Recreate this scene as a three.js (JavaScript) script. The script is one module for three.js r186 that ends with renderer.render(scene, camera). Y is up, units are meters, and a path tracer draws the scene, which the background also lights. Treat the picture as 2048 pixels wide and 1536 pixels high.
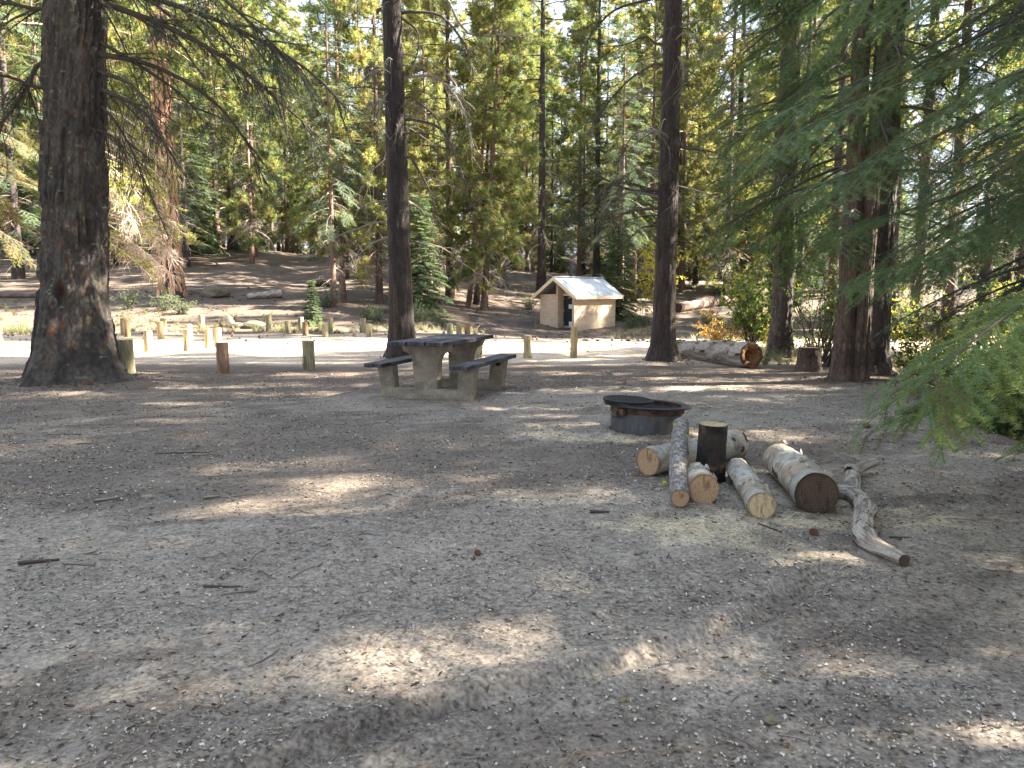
import * as THREE from 'three';
import { mergeGeometries } from 'three/addons/utils/BufferGeometryUtils.js';

// ---------- camera, sky, sun, exposure ----------
const scene = new THREE.Scene();
const camera = new THREE.PerspectiveCamera(53.16, 4 / 3, 0.05, 1500);
camera.position.set(0, 1.5, 0);
camera.rotation.x = -0.11866;

const SUN_AZIMUTH = 76 * Math.PI / 180, SUN_HEIGHT = 34 * Math.PI / 180;   // to the right of straight ahead, above the horizon
const sunDir = new THREE.Vector3(Math.sin(SUN_AZIMUTH) * Math.cos(SUN_HEIGHT), Math.sin(SUN_HEIGHT), -Math.cos(SUN_AZIMUTH) * Math.cos(SUN_HEIGHT));
{ // clear, slightly hazy autumn sky: pale at the horizon, bluer overhead, brighter round the sun
  const W = 512, H = 256, data = new Float32Array(W * H * 4);
  for (let j = 0; j < H; j++) for (let i = 0; i < W; i++) {
    const up = ((j + 0.5) / H - 0.5) * Math.PI, round = ((i + 0.5) / W - 0.5) * 2 * Math.PI, y = Math.sin(up), x = Math.cos(round) * Math.cos(up), z = Math.sin(round) * Math.cos(up);
    const t = Math.pow(Math.max(0, y), 0.55), g = Math.max(0, x * sunDir.x + y * sunDir.y + z * sunDir.z), halo = 0.5 * Math.pow(g, 6) + 0.9 * Math.pow(g, 40), k = (j * W + i) * 4;
    data[k] = 0.98 + (0.53 - 0.98) * t + halo; data[k + 1] = 1.03 + (0.69 - 1.03) * t + 0.95 * halo; data[k + 2] = 1.1 + (1.02 - 1.1) * t + 0.86 * halo; data[k + 3] = 1;
  }
  const t = new THREE.DataTexture(data, W, H, THREE.RGBAFormat, THREE.FloatType); t.mapping = THREE.EquirectangularReflectionMapping; t.magFilter = t.minFilter = THREE.LinearFilter; t.needsUpdate = true;
  scene.background = t; scene.environment = t; scene.environmentIntensity = scene.backgroundIntensity = 0.205;
}

const sun = new THREE.DirectionalLight(new THREE.Color(1, 0.92, 0.78), 5);
sun.name = 'sun';
sun.position.copy(sunDir).multiplyScalar(150);
sun.target.position.set(0, 0, -20);
sun.castShadow = true;
sun.shadow.mapSize.set(4096, 4096);
Object.assign(sun.shadow.camera, { left: -70, right: 70, top: 60, bottom: -60, near: 1, far: 400 });
sun.shadow.radius = 1.2;
scene.add(sun, sun.target);

const renderer = new THREE.WebGLRenderer({ antialias: true });
renderer.setSize(1024, 768);
renderer.toneMapping = THREE.LinearToneMapping;
renderer.toneMappingExposure = 12.5;
renderer.shadowMap.enabled = true;

// ---------- helpers ----------
const V = (x, y, z) => new THREE.Vector3(x, y, z);
const rngOf = (seed) => { let s = seed | 0; return () => { s = (s + 0x6d2b79f5) | 0; let t = Math.imul(s ^ (s >>> 15), 1 | s); t = (t + Math.imul(t ^ (t >>> 7), 61 | t)) ^ t; return ((t ^ (t >>> 14)) >>> 0) / 4294967296; }; };
const clamp = (t, a = 0, b = 1) => Math.min(b, Math.max(a, t));
const ss = (a, b, t) => { t = clamp((t - a) / (b - a)); return t * t * (3 - 2 * t); };
const mix = (a, b, t) => a + (b - a) * t;
const mix3 = (a, b, t) => [mix(a[0], b[0], t), mix(a[1], b[1], t), mix(a[2], b[2], t)];
const hash = (x, y) => { let h = Math.imul(x | 0, 374761393) + Math.imul(y | 0, 668265263); h = Math.imul(h ^ (h >>> 13), 1274126177); return ((h ^ (h >>> 16)) >>> 0) / 4294967296; };
// value noise, periodic when a period is given
function vn(x, y, px = 0, py = 0) {
  const ix = Math.floor(x), iy = Math.floor(y), fx = x - ix, fy = y - iy, u = fx * fx * (3 - 2 * fx), v = fy * fy * (3 - 2 * fy);
  const w = (a, p) => (p ? ((a % p) + p) % p : a);
  const x0 = w(ix, px), x1 = w(ix + 1, px), y0 = w(iy, py), y1 = w(iy + 1, py);
  return mix(mix(hash(x0, y0), hash(x1, y0), u), mix(hash(x0, y1), hash(x1, y1), u), v);
}
const fbm = (x, y, o = 4, px = 0, py = 0) => { let s = 0, a = 0.5, n = 0; for (let i = 0; i < o; i++) { s += a * vn(x + i * 17, y + i * 31, px, py); n += a; a *= 0.5; x *= 2; y *= 2; px *= 2; py *= 2; } return s / n; };

class GB {   // collects vertices and triangles of one mesh
  constructor(smooth = true, colored = false) { this.smooth = smooth; this.colored = colored; this.n = 0; this.cap = 4096; this.p = new Float32Array(this.cap * 3); this.c = colored ? new Float32Array(this.cap * 3) : null; this.q = smooth ? new Float32Array(this.cap * 3) : null; this.t = smooth ? new Float32Array(this.cap * 2) : null; this.i = []; }
  grow() { this.cap *= 2; const g = (a, k) => { const b = new Float32Array(this.cap * k); b.set(a); return b; }; this.p = g(this.p, 3); if (this.c) this.c = g(this.c, 3); if (this.q) this.q = g(this.q, 3); if (this.t) this.t = g(this.t, 2); }
  v(x, y, z, col, nx, ny, nz, u, w) {
    if (this.n === this.cap) this.grow();
    const k = this.n++, a = k * 3;
    this.p[a] = x; this.p[a + 1] = y; this.p[a + 2] = z;
    if (this.c) { this.c[a] = col[0]; this.c[a + 1] = col[1]; this.c[a + 2] = col[2]; }
    if (this.q) { this.q[a] = nx; this.q[a + 1] = ny; this.q[a + 2] = nz; this.t[k * 2] = u || 0; this.t[k * 2 + 1] = w || 0; }
    return k;
  }
  tri(a, b, c) { this.i.push(a, b, c); }
  build() {
    const g = new THREE.BufferGeometry();
    g.setAttribute('position', new THREE.BufferAttribute(this.p.slice(0, this.n * 3), 3));
    if (this.c) g.setAttribute('color', new THREE.BufferAttribute(this.c.slice(0, this.n * 3), 3));
    if (this.q) { g.setAttribute('normal', new THREE.BufferAttribute(this.q.slice(0, this.n * 3), 3)); g.setAttribute('uv', new THREE.BufferAttribute(this.t.slice(0, this.n * 2), 2)); }
    g.setIndex(new THREE.BufferAttribute(new Uint32Array(this.i), 1));
    return g;
  }
}
const _a = V(), _b = V(), _c = V(), _d = V();
// a round tapering tube through pts [{x,y,z}], r = radii
function tube(gb, pts, radii, sides = 5, col = null, uvk = 1, cap = false) {
  let n = _a.set(0, 0, 0), prev = null, len = 0;
  const rows = [];
  let nrm = null;
  for (let i = 0; i < pts.length; i++) {
    const t = V().subVectors(pts[Math.min(i + 1, pts.length - 1)], pts[Math.max(i - 1, 0)]).normalize();
    if (!nrm) { nrm = Math.abs(t.y) > 0.9 ? V(1, 0, 0) : V(0, 1, 0); nrm.addScaledVector(t, -nrm.dot(t)).normalize(); }
    else nrm.addScaledVector(t, -nrm.dot(t)).normalize();
    const bi = V().crossVectors(t, nrm);
    if (i) len += pts[i].distanceTo(pts[i - 1]);
    const row = [];
    for (let k = 0; k <= sides; k++) {
      const a = k / sides * Math.PI * 2, cx = Math.cos(a), sx = Math.sin(a), nx = nrm.x * cx + bi.x * sx, ny = nrm.y * cx + bi.y * sx, nz = nrm.z * cx + bi.z * sx;
      row.push(gb.v(pts[i].x + nx * radii[i], pts[i].y + ny * radii[i], pts[i].z + nz * radii[i], col, nx, ny, nz, k / sides * uvk, len));
    }
    rows.push(row);
  }
  for (let i = 0; i + 1 < rows.length; i++) for (let k = 0; k < sides; k++) { const a = rows[i][k], b = rows[i][k + 1], c = rows[i + 1][k], d = rows[i + 1][k + 1]; gb.tri(a, b, c); gb.tri(b, d, c); }
}
// path of a limb: starts at p heading dir, gravity bends it
function path(rng, p, dir, length, segs, droop, wobble) {
  const pts = [p.clone()], d = dir.clone().normalize(), st = length / segs;
  for (let i = 0; i < segs; i++) {
    d.y -= droop / segs; d.x += (rng() - 0.5) * wobble; d.y += (rng() - 0.5) * wobble; d.z += (rng() - 0.5) * wobble; d.normalize();
    pts.push(pts[i].clone().addScaledVector(d, st));
  }
  return pts;
}
const taper = (n, r0, r1) => Array.from({ length: n }, (_, i) => mix(r0, r1, i / (n - 1)));
function along(pts, t) { const f = clamp(t, 0, 0.9999) * (pts.length - 1), i = Math.floor(f); return { p: pts[i].clone().lerp(pts[i + 1], f - i), d: V().subVectors(pts[i + 1], pts[i]).normalize() }; }
// smooth polyline through given points
const curve = (list, n) => new THREE.CatmullRomCurve3(list.map((q) => (q.isVector3 ? q : V(...q)))).getPoints(n);

const taken = {};
const numbered = (name) => { const n = taken[name] = (taken[name] ?? -1) + 1; return n ? name + '_' + String(n).padStart(3, '0') : name; };
function tag(o, label, category, group, kind) { if (label) o.userData.label = label; if (category) o.userData.category = category; if (group) o.userData.group = group; if (kind) o.userData.kind = kind; return o; }
function mesh(name, geo, mat, parent) { const m = new THREE.Mesh(geo, mat); m.name = parent === scene ? numbered(name) : name; m.castShadow = m.receiveShadow = true; parent.add(m); return m; }
function thing(name, label, category, pos = [0, 0, 0], turn = 0, group) { const o = new THREE.Group(); o.name = numbered(name); o.position.set(...pos); o.rotation.y = turn; scene.add(o); return tag(o, label, category, group); }
function copyOf(src, label, pos, turn = 0, scale = 1, group) {
  const c = src.clone(); c.name = numbered(src.name.replace(/_\d{3}$/, '')); c.userData = { ...src.userData };
  if (label) c.userData.label = label; if (group) c.userData.group = group;
  c.position.set(...pos); c.rotation.set(0, turn, 0); c.scale.setScalar(scale); scene.add(c); return c;
}

// ---------- textures ----------
function tex(w, h, fn, srgb) {
  const data = new Uint8Array(w * h * 4);
  for (let y = 0, k = 0; y < h; y++) for (let x = 0; x < w; x++, k += 4) { const c = fn(x / w, y / h); for (let j = 0; j < 3; j++) data[k + j] = clamp(typeof c === 'number' ? c : c[j]) * 255; data[k + 3] = 255; }
  const t = new THREE.DataTexture(data, w, h); t.wrapS = t.wrapT = THREE.RepeatWrapping; t.magFilter = THREE.LinearFilter; t.minFilter = THREE.LinearMipmapLinearFilter; t.generateMipmaps = true; if (srgb) t.colorSpace = THREE.SRGBColorSpace; t.needsUpdate = true;
  return t;
}
const rep = (t, u, v) => { const c = t.clone(); c.repeat.set(u, v); c.needsUpdate = true; return c; };
const S3 = (r, g, b) => [r / 255, g / 255, b / 255];
// bark: relief of long vertical plates, and a tint that varies by plate and by lichen, not by depth
const barkH = (u, v) => { const w = u + 0.09 * (fbm(u * 4, v * 6, 3, 4, 6) - 0.5); const a = Math.abs(2 * vn(w * 13, v * 4, 13, 4) - 1), b = Math.abs(2 * vn(w * 24 + 5, v * 9 + 3, 24, 9) - 1); return clamp(0.15 + 0.95 * Math.pow(a, 0.6) * (0.55 + 0.45 * b) + 0.22 * (fbm(u * 40, v * 40, 2, 40, 40) - 0.5)); };
const barkBump = tex(512, 512, barkH);
const barkTone = (a, b, c, lich) => tex(512, 512, (u, v) => { const n = fbm(u * 10, v * 4, 4, 10, 4), f = fbm(u * 60, v * 40, 2, 60, 40); let k = mix3(a, b, ss(0.3, 0.7, n)); k = mix3(k, c, ss(0.62, 0.8, fbm(u * 22 + 7, v * 9, 3, 22, 9))); k = k.map((x) => x * (0.7 + 0.6 * f)); return lich ? mix3(k, lich, ss(0.7, 0.8, fbm(u * 18 + 3, v * 18 + 9, 4, 18, 18))) : k; }, true);
const stdMat = (o) => new THREE.MeshStandardMaterial({ roughness: 0.9, ...o });
const barkMat = (t, ru, rv, bs, extra = {}) => stdMat({ map: rep(t, ru, rv), bumpMap: rep(barkBump, ru, rv), bumpScale: bs, roughness: 0.95, ...extra });
const T_FIR = barkTone(S3(74, 67, 62), S3(54, 48, 45), S3(84, 68, 58), S3(98, 102, 88));
const T_DARK = barkTone(S3(62, 55, 52), S3(48, 42, 40), S3(76, 60, 51));
const T_PINE = barkTone(S3(108, 88, 76), S3(86, 70, 62), S3(124, 98, 82));
const T_RED = barkTone(S3(88, 72, 61), S3(66, 54, 46), S3(98, 77, 63));
const M = {
  firBark: barkMat(T_FIR, 1, 1, 0.03), darkBark: barkMat(T_DARK, 1, 1, 0.02), pineBark: barkMat(T_PINE, 1, 1, 0.02), redBark: barkMat(T_RED, 1, 1, 0.025),
  limb: stdMat({ color: new THREE.Color().setRGB(0.075, 0.06, 0.05) }), limbGrey: stdMat({ color: new THREE.Color().setRGB(0.22, 0.19, 0.165) }), limbDead: stdMat({ color: new THREE.Color().setRGB(0.36, 0.3, 0.24) }), limbRed: stdMat({ color: new THREE.Color().setRGB(0.15, 0.1, 0.07) }),
  leaf: new THREE.MeshPhysicalMaterial({ vertexColors: true, roughness: 0.96, transmission: 0.58, thickness: 0, side: THREE.DoubleSide, specularIntensity: 0.35 }),
  needle: new THREE.MeshPhysicalMaterial({ vertexColors: true, roughness: 0.5, side: THREE.DoubleSide }),
};
// ---------- terrain ----------
function terrBase(x, z) {
  const D = -z, q = x / Math.max(D, 8), tl = ss(-0.32, 0.02, q), tr = ss(0, 0.3, q);
  const A = mix(mix(5.5, 3.9, tl), 3.0, tr), D1 = mix(mix(30, 34, tl), 38, tr), t = (D - D1) / (63 - D1);
  let hill = 0;
  if (t > -0.6) { const lo = 0.5 * (t + Math.sqrt(t * t + 0.0036)); hill = A * (lo - 0.5 * (lo - 1 + Math.sqrt((lo - 1) ** 2 + 0.02))); }
  hill += 7 * ss(72, 190, D);   // the woods go on rising beyond the crest
  hill -= 0.5 * ss(36, 48, D) * Math.exp(-(((q + 0.27) / 0.045) ** 2));
  const dip = -0.55 * ss(20, 37, D) * ss(-5, 3, x) * (1 - ss(16, 26, x));
  const edge = 5 + ss(9, 14, D) * 1.9 + ss(15, 30, D) * 9;
  return hill + dip - 1.1 * ss(0, 2.6, x - edge) * (1 - ss(17, 27, D)) * ss(-12, -2, D);
}
const TRACK = [[-1.6, -1.6], [-0.74, -2.28], [-0.23, -2.66], [0.58, -3.04], [1.1, -3.4], [1.68, -3.96]];
function trackDist(x, z) {
  let best = 9;
  for (let i = 0; i + 1 < TRACK.length; i++) { const [ax, az] = TRACK[i], [bx, bz] = TRACK[i + 1], dx = bx - ax, dz = bz - az, t = clamp(((x - ax) * dx + (z - az) * dz) / (dx * dx + dz * dz)), ex = ax + dx * t - x, ez = az + dz * t - z, d = Math.hypot(ex, ez); if (d < Math.abs(best)) best = Math.sign(ex * dz - ez * dx) * d; }
  return best;
}
function terr(x, z) {
  const D = -z, far = ss(14, 40, D);
  let h = terrBase(x, z) + 0.1 * Math.exp(-(((x + 7.34) ** 2 + (z + 12.8) ** 2) / 1.6)) + 0.06 * Math.exp(-(((x - 5.65) ** 2 + (z + 12.8) ** 2) / 0.5)) + 0.06 * Math.exp(-(((x - 3.25) ** 2 + (z + 16.51) ** 2) / 0.5)) + 0.035 * (fbm(x * 0.6 + 40, z * 0.6 + 90, 3) - 0.5) * (1 + 4 * far);
  if (D > -1 && D < 24 && Math.abs(x) < 12) {
    h += 0.02 * (fbm(x * 4 + 9, z * 4 + 2, 3) - 0.5) + 0.005 * (vn(x * 9, z * 9) - 0.5);
    const d = trackDist(x, z); if (Math.abs(d) < 0.3) h += -0.04 * Math.exp(-((d / 0.06) ** 2)) + 0.022 * Math.exp(-(((Math.abs(d) - 0.13) / 0.05) ** 2));
    const r = Math.hypot(x - 1.45, z + 8.2); if (r > 0.36 && r < 0.7) h += 0.045 * (1 - ss(0.42, 0.7, r)) * ss(7.9, 8.3, -z + 0.5);
  }
  return h;
}
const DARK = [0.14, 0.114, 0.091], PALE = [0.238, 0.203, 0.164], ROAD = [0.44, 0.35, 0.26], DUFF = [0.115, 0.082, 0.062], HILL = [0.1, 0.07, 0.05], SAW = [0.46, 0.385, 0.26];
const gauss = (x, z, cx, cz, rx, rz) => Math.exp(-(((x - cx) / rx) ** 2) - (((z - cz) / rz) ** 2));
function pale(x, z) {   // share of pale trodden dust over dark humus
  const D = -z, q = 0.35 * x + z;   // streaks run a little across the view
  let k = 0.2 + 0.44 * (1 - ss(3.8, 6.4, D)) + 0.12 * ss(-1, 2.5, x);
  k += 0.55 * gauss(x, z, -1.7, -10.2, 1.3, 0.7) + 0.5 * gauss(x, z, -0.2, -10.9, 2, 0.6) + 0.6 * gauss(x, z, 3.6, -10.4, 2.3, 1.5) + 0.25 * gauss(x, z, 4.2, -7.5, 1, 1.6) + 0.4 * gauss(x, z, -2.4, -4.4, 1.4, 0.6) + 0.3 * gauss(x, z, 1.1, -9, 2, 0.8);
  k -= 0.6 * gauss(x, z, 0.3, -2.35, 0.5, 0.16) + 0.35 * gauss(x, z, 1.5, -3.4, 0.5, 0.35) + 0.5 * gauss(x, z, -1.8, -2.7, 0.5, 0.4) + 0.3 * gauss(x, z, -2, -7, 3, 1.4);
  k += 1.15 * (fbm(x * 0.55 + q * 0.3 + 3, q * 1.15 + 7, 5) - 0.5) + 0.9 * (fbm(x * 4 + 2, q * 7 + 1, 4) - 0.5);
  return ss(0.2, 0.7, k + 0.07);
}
function groundColor(x, z) {
  const D = -z, f = fbm(x * 1.1 + 11, z * 1.1 + 5, 4), g = fbm(x * 7 + 1, z * 7 + 3, 3);
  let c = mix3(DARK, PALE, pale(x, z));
  c = mix3(c, DUFF, clamp(ss(9.5, 14, D + 2 * (f - 0.5)) * 0.85 * (1 - 0.75 * pale(x, z) * (D < 12.5 ? 1 : 0))));
  const road = ss(15.2, 17.2, D + 1.6 * (f - 0.5)) * (1 - ss(25, 29, D - ss(-4, 6, x) * 7 + 2 * (f - 0.5))) * (1 - ss(5.5, 9, x - ss(19, 26, D) * 30));
  c = mix3(c, ROAD.map((v) => v * (0.82 + 0.36 * g)), road);
  if (D > 24) { const hill = (1 - road) * ss(24, 29, D); const spot = ss(0.55, 0.7, fbm(x * 1.7, z * 3.1, 3)); c = mix3(c, mix3(HILL, [0.05, 0.04, 0.033], spot * 0.85).map((v) => v * (0.7 + 0.6 * f)), hill); }
  const saw = 0.95 * gauss(x, z, 1.1, -4.85, 0.42, 0.22) + 0.75 * gauss(x, z, 1.35, -4.5, 0.3, 0.22) + 0.6 * gauss(x, z, 1.6, -4.2, 0.26, 0.14) + 0.8 * gauss(x, z, 1.8, -4.95, 0.35, 0.2) + 0.75 * gauss(x, z, 2.6, -5.1, 0.4, 0.5) + 0.9 * gauss(x, z, 0.45, -8, 0.6, 0.22) + 0.7 * gauss(x, z, 0.2, -8.5, 0.5, 0.3) + 0.7 * gauss(x, z, 1.3, -7.65, 0.6, 0.15);
  c = mix3(c, SAW, 0.7 * ss(0.3, 0.85, saw + 1.5 * (g - 0.5) + 0.7 * (f - 0.5) - 0.1));
  const bank = ss(-0.3, 1, x - 5 - ss(9, 14, D) * 1.9 - ss(15, 30, D) * 9) * (1 - ss(17, 24, D)); c = mix3(c, [0.1, 0.075, 0.05], bank * 0.85);
  return c;
}
function axis(lo, hi, step, far0, far1, grow) { const a = []; let s = step, x = lo; const left = []; while (x > far0) { s *= grow; x -= s; left.push(x); } a.push(...left.reverse()); for (x = lo; x <= hi + 1e-6; x += step) a.push(x); s = step; x = hi; while (x < far1) { s *= grow; x += s; a.push(x); } return a; }
{
  const xs = axis(-7, 6.5, 0.045, -420, 420, 1.09), zs = axis(-13.5, -1.6, 0.045, -560, 160, 1.075), nx = xs.length, nz = zs.length;
  const P = new Float32Array(nx * nz * 3), C = new Float32Array(nx * nz * 3), U = new Float32Array(nx * nz * 2), I = new Uint32Array((nx - 1) * (nz - 1) * 6);
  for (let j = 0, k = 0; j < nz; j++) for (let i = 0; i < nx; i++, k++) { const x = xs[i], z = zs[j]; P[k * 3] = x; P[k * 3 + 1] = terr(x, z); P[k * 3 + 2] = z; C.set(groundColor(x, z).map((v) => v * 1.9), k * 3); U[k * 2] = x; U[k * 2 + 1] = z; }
  for (let j = 0, k = 0; j + 1 < nz; j++) for (let i = 0; i + 1 < nx; i++, k += 6) { const a = j * nx + i; I.set([a, a + nx, a + 1, a + 1, a + nx, a + nx + 1], k); }
  const g = new THREE.BufferGeometry(); g.setAttribute('position', new THREE.BufferAttribute(P, 3)); g.setAttribute('color', new THREE.BufferAttribute(C, 3)); g.setAttribute('uv', new THREE.BufferAttribute(U, 2)); g.setIndex(new THREE.BufferAttribute(I, 1)); g.computeVertexNormals();
  const T = 6;   // metres per repeat
  const grain = (u, v) => { const n1 = fbm(u * 12, v * 12, 4, 12, 12), n2 = fbm(u * 170, v * 170, 2, 170, 170), n3 = vn(u * 420, v * 420, 420, 420), n4 = vn(u * 760, v * 760, 760, 760); const crumb = ss(0.72, 0.86, vn(u * 230 + 3, v * 230, 230, 230)), light = ss(0.9, 0.97, vn(u * 300 + 9, v * 300 + 7, 300, 300)); return [0.54 + 0.46 * n1 + 0.38 * (n2 - 0.5) + 0.48 * (n3 - 0.5) + 0.55 * (n4 - 0.5) - 0.2 * crumb + 0.5 * light, n1, n2]; };
  const gm = tex(1536, 1536, (u, v) => { const [t, n1] = grain(u, v); const k = 0.7 * t; return [k * 1.02, k * (0.995 + 0.02 * (n1 - 0.5)), k * 0.98]; }, false);
  const gb = tex(1536, 1536, (u, v) => clamp(0.5 * fbm(u * 40, v * 40, 4, 40, 40) + 0.3 * vn(u * 200, v * 200, 200, 200) + 0.2 * vn(u * 410, v * 410, 410, 410)));
  const mat = stdMat({ vertexColors: true, map: rep(gm, 1 / T, 1 / T), bumpMap: rep(gb, 1 / T, 1 / T), bumpScale: 0.02, roughness: 1 });
  const gr = mesh('ground', g, mat, scene); tag(gr, 'bare dusty forest ground of the campsite and hillside', 'ground', null, 'structure');
}
// ---------- trees ----------
const pick = (rng, list) => list[Math.floor(rng() * list.length)];
const jit = (rng, c, k = 0.3) => { const f = 1 + (rng() - 0.5) * 2 * k; return [c[0] * f, c[1] * f, c[2] * f]; };
const onSphere = (rng, out) => { const z = rng() * 2 - 1, a = rng() * 6.2832, s = Math.sqrt(1 - z * z); return out.set(s * Math.cos(a), z, s * Math.sin(a)); };
// one needle or narrow leaf: triangle from p along dir
function blade(gb, p, dir, len, w, col, side) {
  const ax = p.x - side.x * w * 0.5, ay = p.y - side.y * w * 0.5, az = p.z - side.z * w * 0.5;
  const a = gb.v(ax, ay, az, col), b = gb.v(ax + side.x * w, ay + side.y * w, az + side.z * w, col), c = gb.v(p.x + dir.x * len, p.y + dir.y * len, p.z + dir.z * len, col);
  gb.tri(a, b, c);
}
// pointed oval leaf: four corners
function leaf(gb, p, dir, len, w, col, side) {
  const m = 0.42, mx = p.x + dir.x * len * m, my = p.y + dir.y * len * m, mz = p.z + dir.z * len * m;
  const a = gb.v(p.x, p.y, p.z, col), b = gb.v(mx + side.x * w * 0.5, my + side.y * w * 0.5, mz + side.z * w * 0.5, col), c = gb.v(p.x + dir.x * len, p.y + dir.y * len, p.z + dir.z * len, col), d = gb.v(mx - side.x * w * 0.5, my - side.y * w * 0.5, mz - side.z * w * 0.5, col);
  gb.tri(a, b, c); gb.tri(a, c, d);
}
const _s = V(), _t = V(), _u = V();
function tuft(rng, gb, p, d, n, len, w, col) {   // a brush of pine needles at a twig's end
  for (let i = 0; i < n; i++) { onSphere(rng, _s); _t.copy(d).multiplyScalar(0.55).addScaledVector(_s, 0.8).normalize(); _u.crossVectors(_t, onSphere(rng, _s)).normalize(); blade(gb, p, _t, len * (0.7 + 0.5 * rng()), w, jit(rng, col, 0.35), _u); }
}
// bare forked twigs
function deadTwigs(rng, wood, pts, r, n, len, droop) {
  for (let i = 0; i < n; i++) { const { p, d } = along(pts, 0.25 + 0.74 * rng()); onSphere(rng, _s); const dir = d.clone().multiplyScalar(0.5).addScaledVector(_s, 0.8); dir.y -= 0.2; const L = len * (0.4 + 0.8 * rng()), q = path(rng, p, dir, L, 4, droop, 0.35); tube(wood, q, taper(5, r, r * 0.35), 3); if (rng() < 0.6) { const a = along(q, 0.3 + 0.5 * rng()); tube(wood, path(rng, a.p, a.d.clone().addScaledVector(onSphere(rng, _s), 0.9), L * 0.55, 3, droop, 0.3), taper(4, r * 0.7, r * 0.3), 3); } }
}
// trunk: rows of rings with real bark furrows when amp > 0
function trunkGeo(H, r0, rTop, { sides = 12, rows = 24, flare = 0.5, flareH = 0.6, amp = 0, lean = [0, 0], seed = 1, below = 0.35, lobes = 5, fur = 13, power = 1, uvLen = 1, tint = null, dent = null } = {}) {
  const gb = new GB(true, !!tint), idx = [];
  for (let j = 0; j <= rows; j++) {
    const t = j / rows, y = -below + (H + below) * Math.pow(t, power), hh = clamp(y / H), row = [];
    const base = mix(r0, rTop, Math.pow(hh, 0.9)) * (1 + flare * Math.exp(-Math.max(y, -0.1) / flareH));
    const cx = lean[0] * y + 0.02 * r0 * Math.sin(y * 0.7 + seed), cz = lean[1] * y + 0.02 * r0 * Math.cos(y * 0.6 + seed);
    for (let k = 0; k <= sides; k++) {
      const u = k / sides, a = u * Math.PI * 2;
      let r = base * (1 + 0.24 * flare * Math.exp(-Math.max(y, 0) / (flareH * 1.1)) * Math.cos(a * lobes + seed * 1.7 + Math.sin(a * 2 + seed)));
      if (amp) { const w = u + 0.03 * (fbm(u * 6 + seed, y * 0.9, 3, 6, 0) - 0.5), a1 = Math.abs(2 * vn(w * fur, y * 1.6 + seed * 5, fur, 0) - 1), a2 = Math.abs(2 * vn(w * fur * 2 + 5, y * 4.5, fur * 2, 0) - 1), fine = vn(u * fur * 5, y * 16, fur * 5, 0); r += amp * (Math.min(1, 1.9 * a1) * (0.6 + 0.5 * Math.min(1, 2 * a2)) + 0.25 * (fine - 0.5) - 0.6); }
      if (dent) r += dent(a, y);
      row.push(gb.v(cx + Math.cos(a) * r, y, cz + Math.sin(a) * r, tint ? tint(a, y) : null, Math.cos(a), 0.05, Math.sin(a), u * Math.max(1, Math.round(r0 * 4)), y * 0.55 * uvLen));
    }
    idx.push(row);
  }
  for (let j = 0; j < rows; j++) for (let k = 0; k < sides; k++) { const a = idx[j][k], b = idx[j][k + 1], c = idx[j + 1][k], d = idx[j + 1][k + 1]; gb.tri(a, c, b); gb.tri(b, c, d); }
  const g = gb.build();
  if (amp) { g.computeVertexNormals(); const n = g.attributes.normal; for (let j = 0; j <= rows; j++) { const p = idx[j][0], q = idx[j][sides], x = n.getX(p) + n.getX(q), y = n.getY(p) + n.getY(q), z = n.getZ(p) + n.getZ(q), l = Math.hypot(x, y, z); n.setXYZ(p, x / l, y / l, z / l); n.setXYZ(q, x / l, y / l, z / l); } }
  return g;
}
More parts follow.
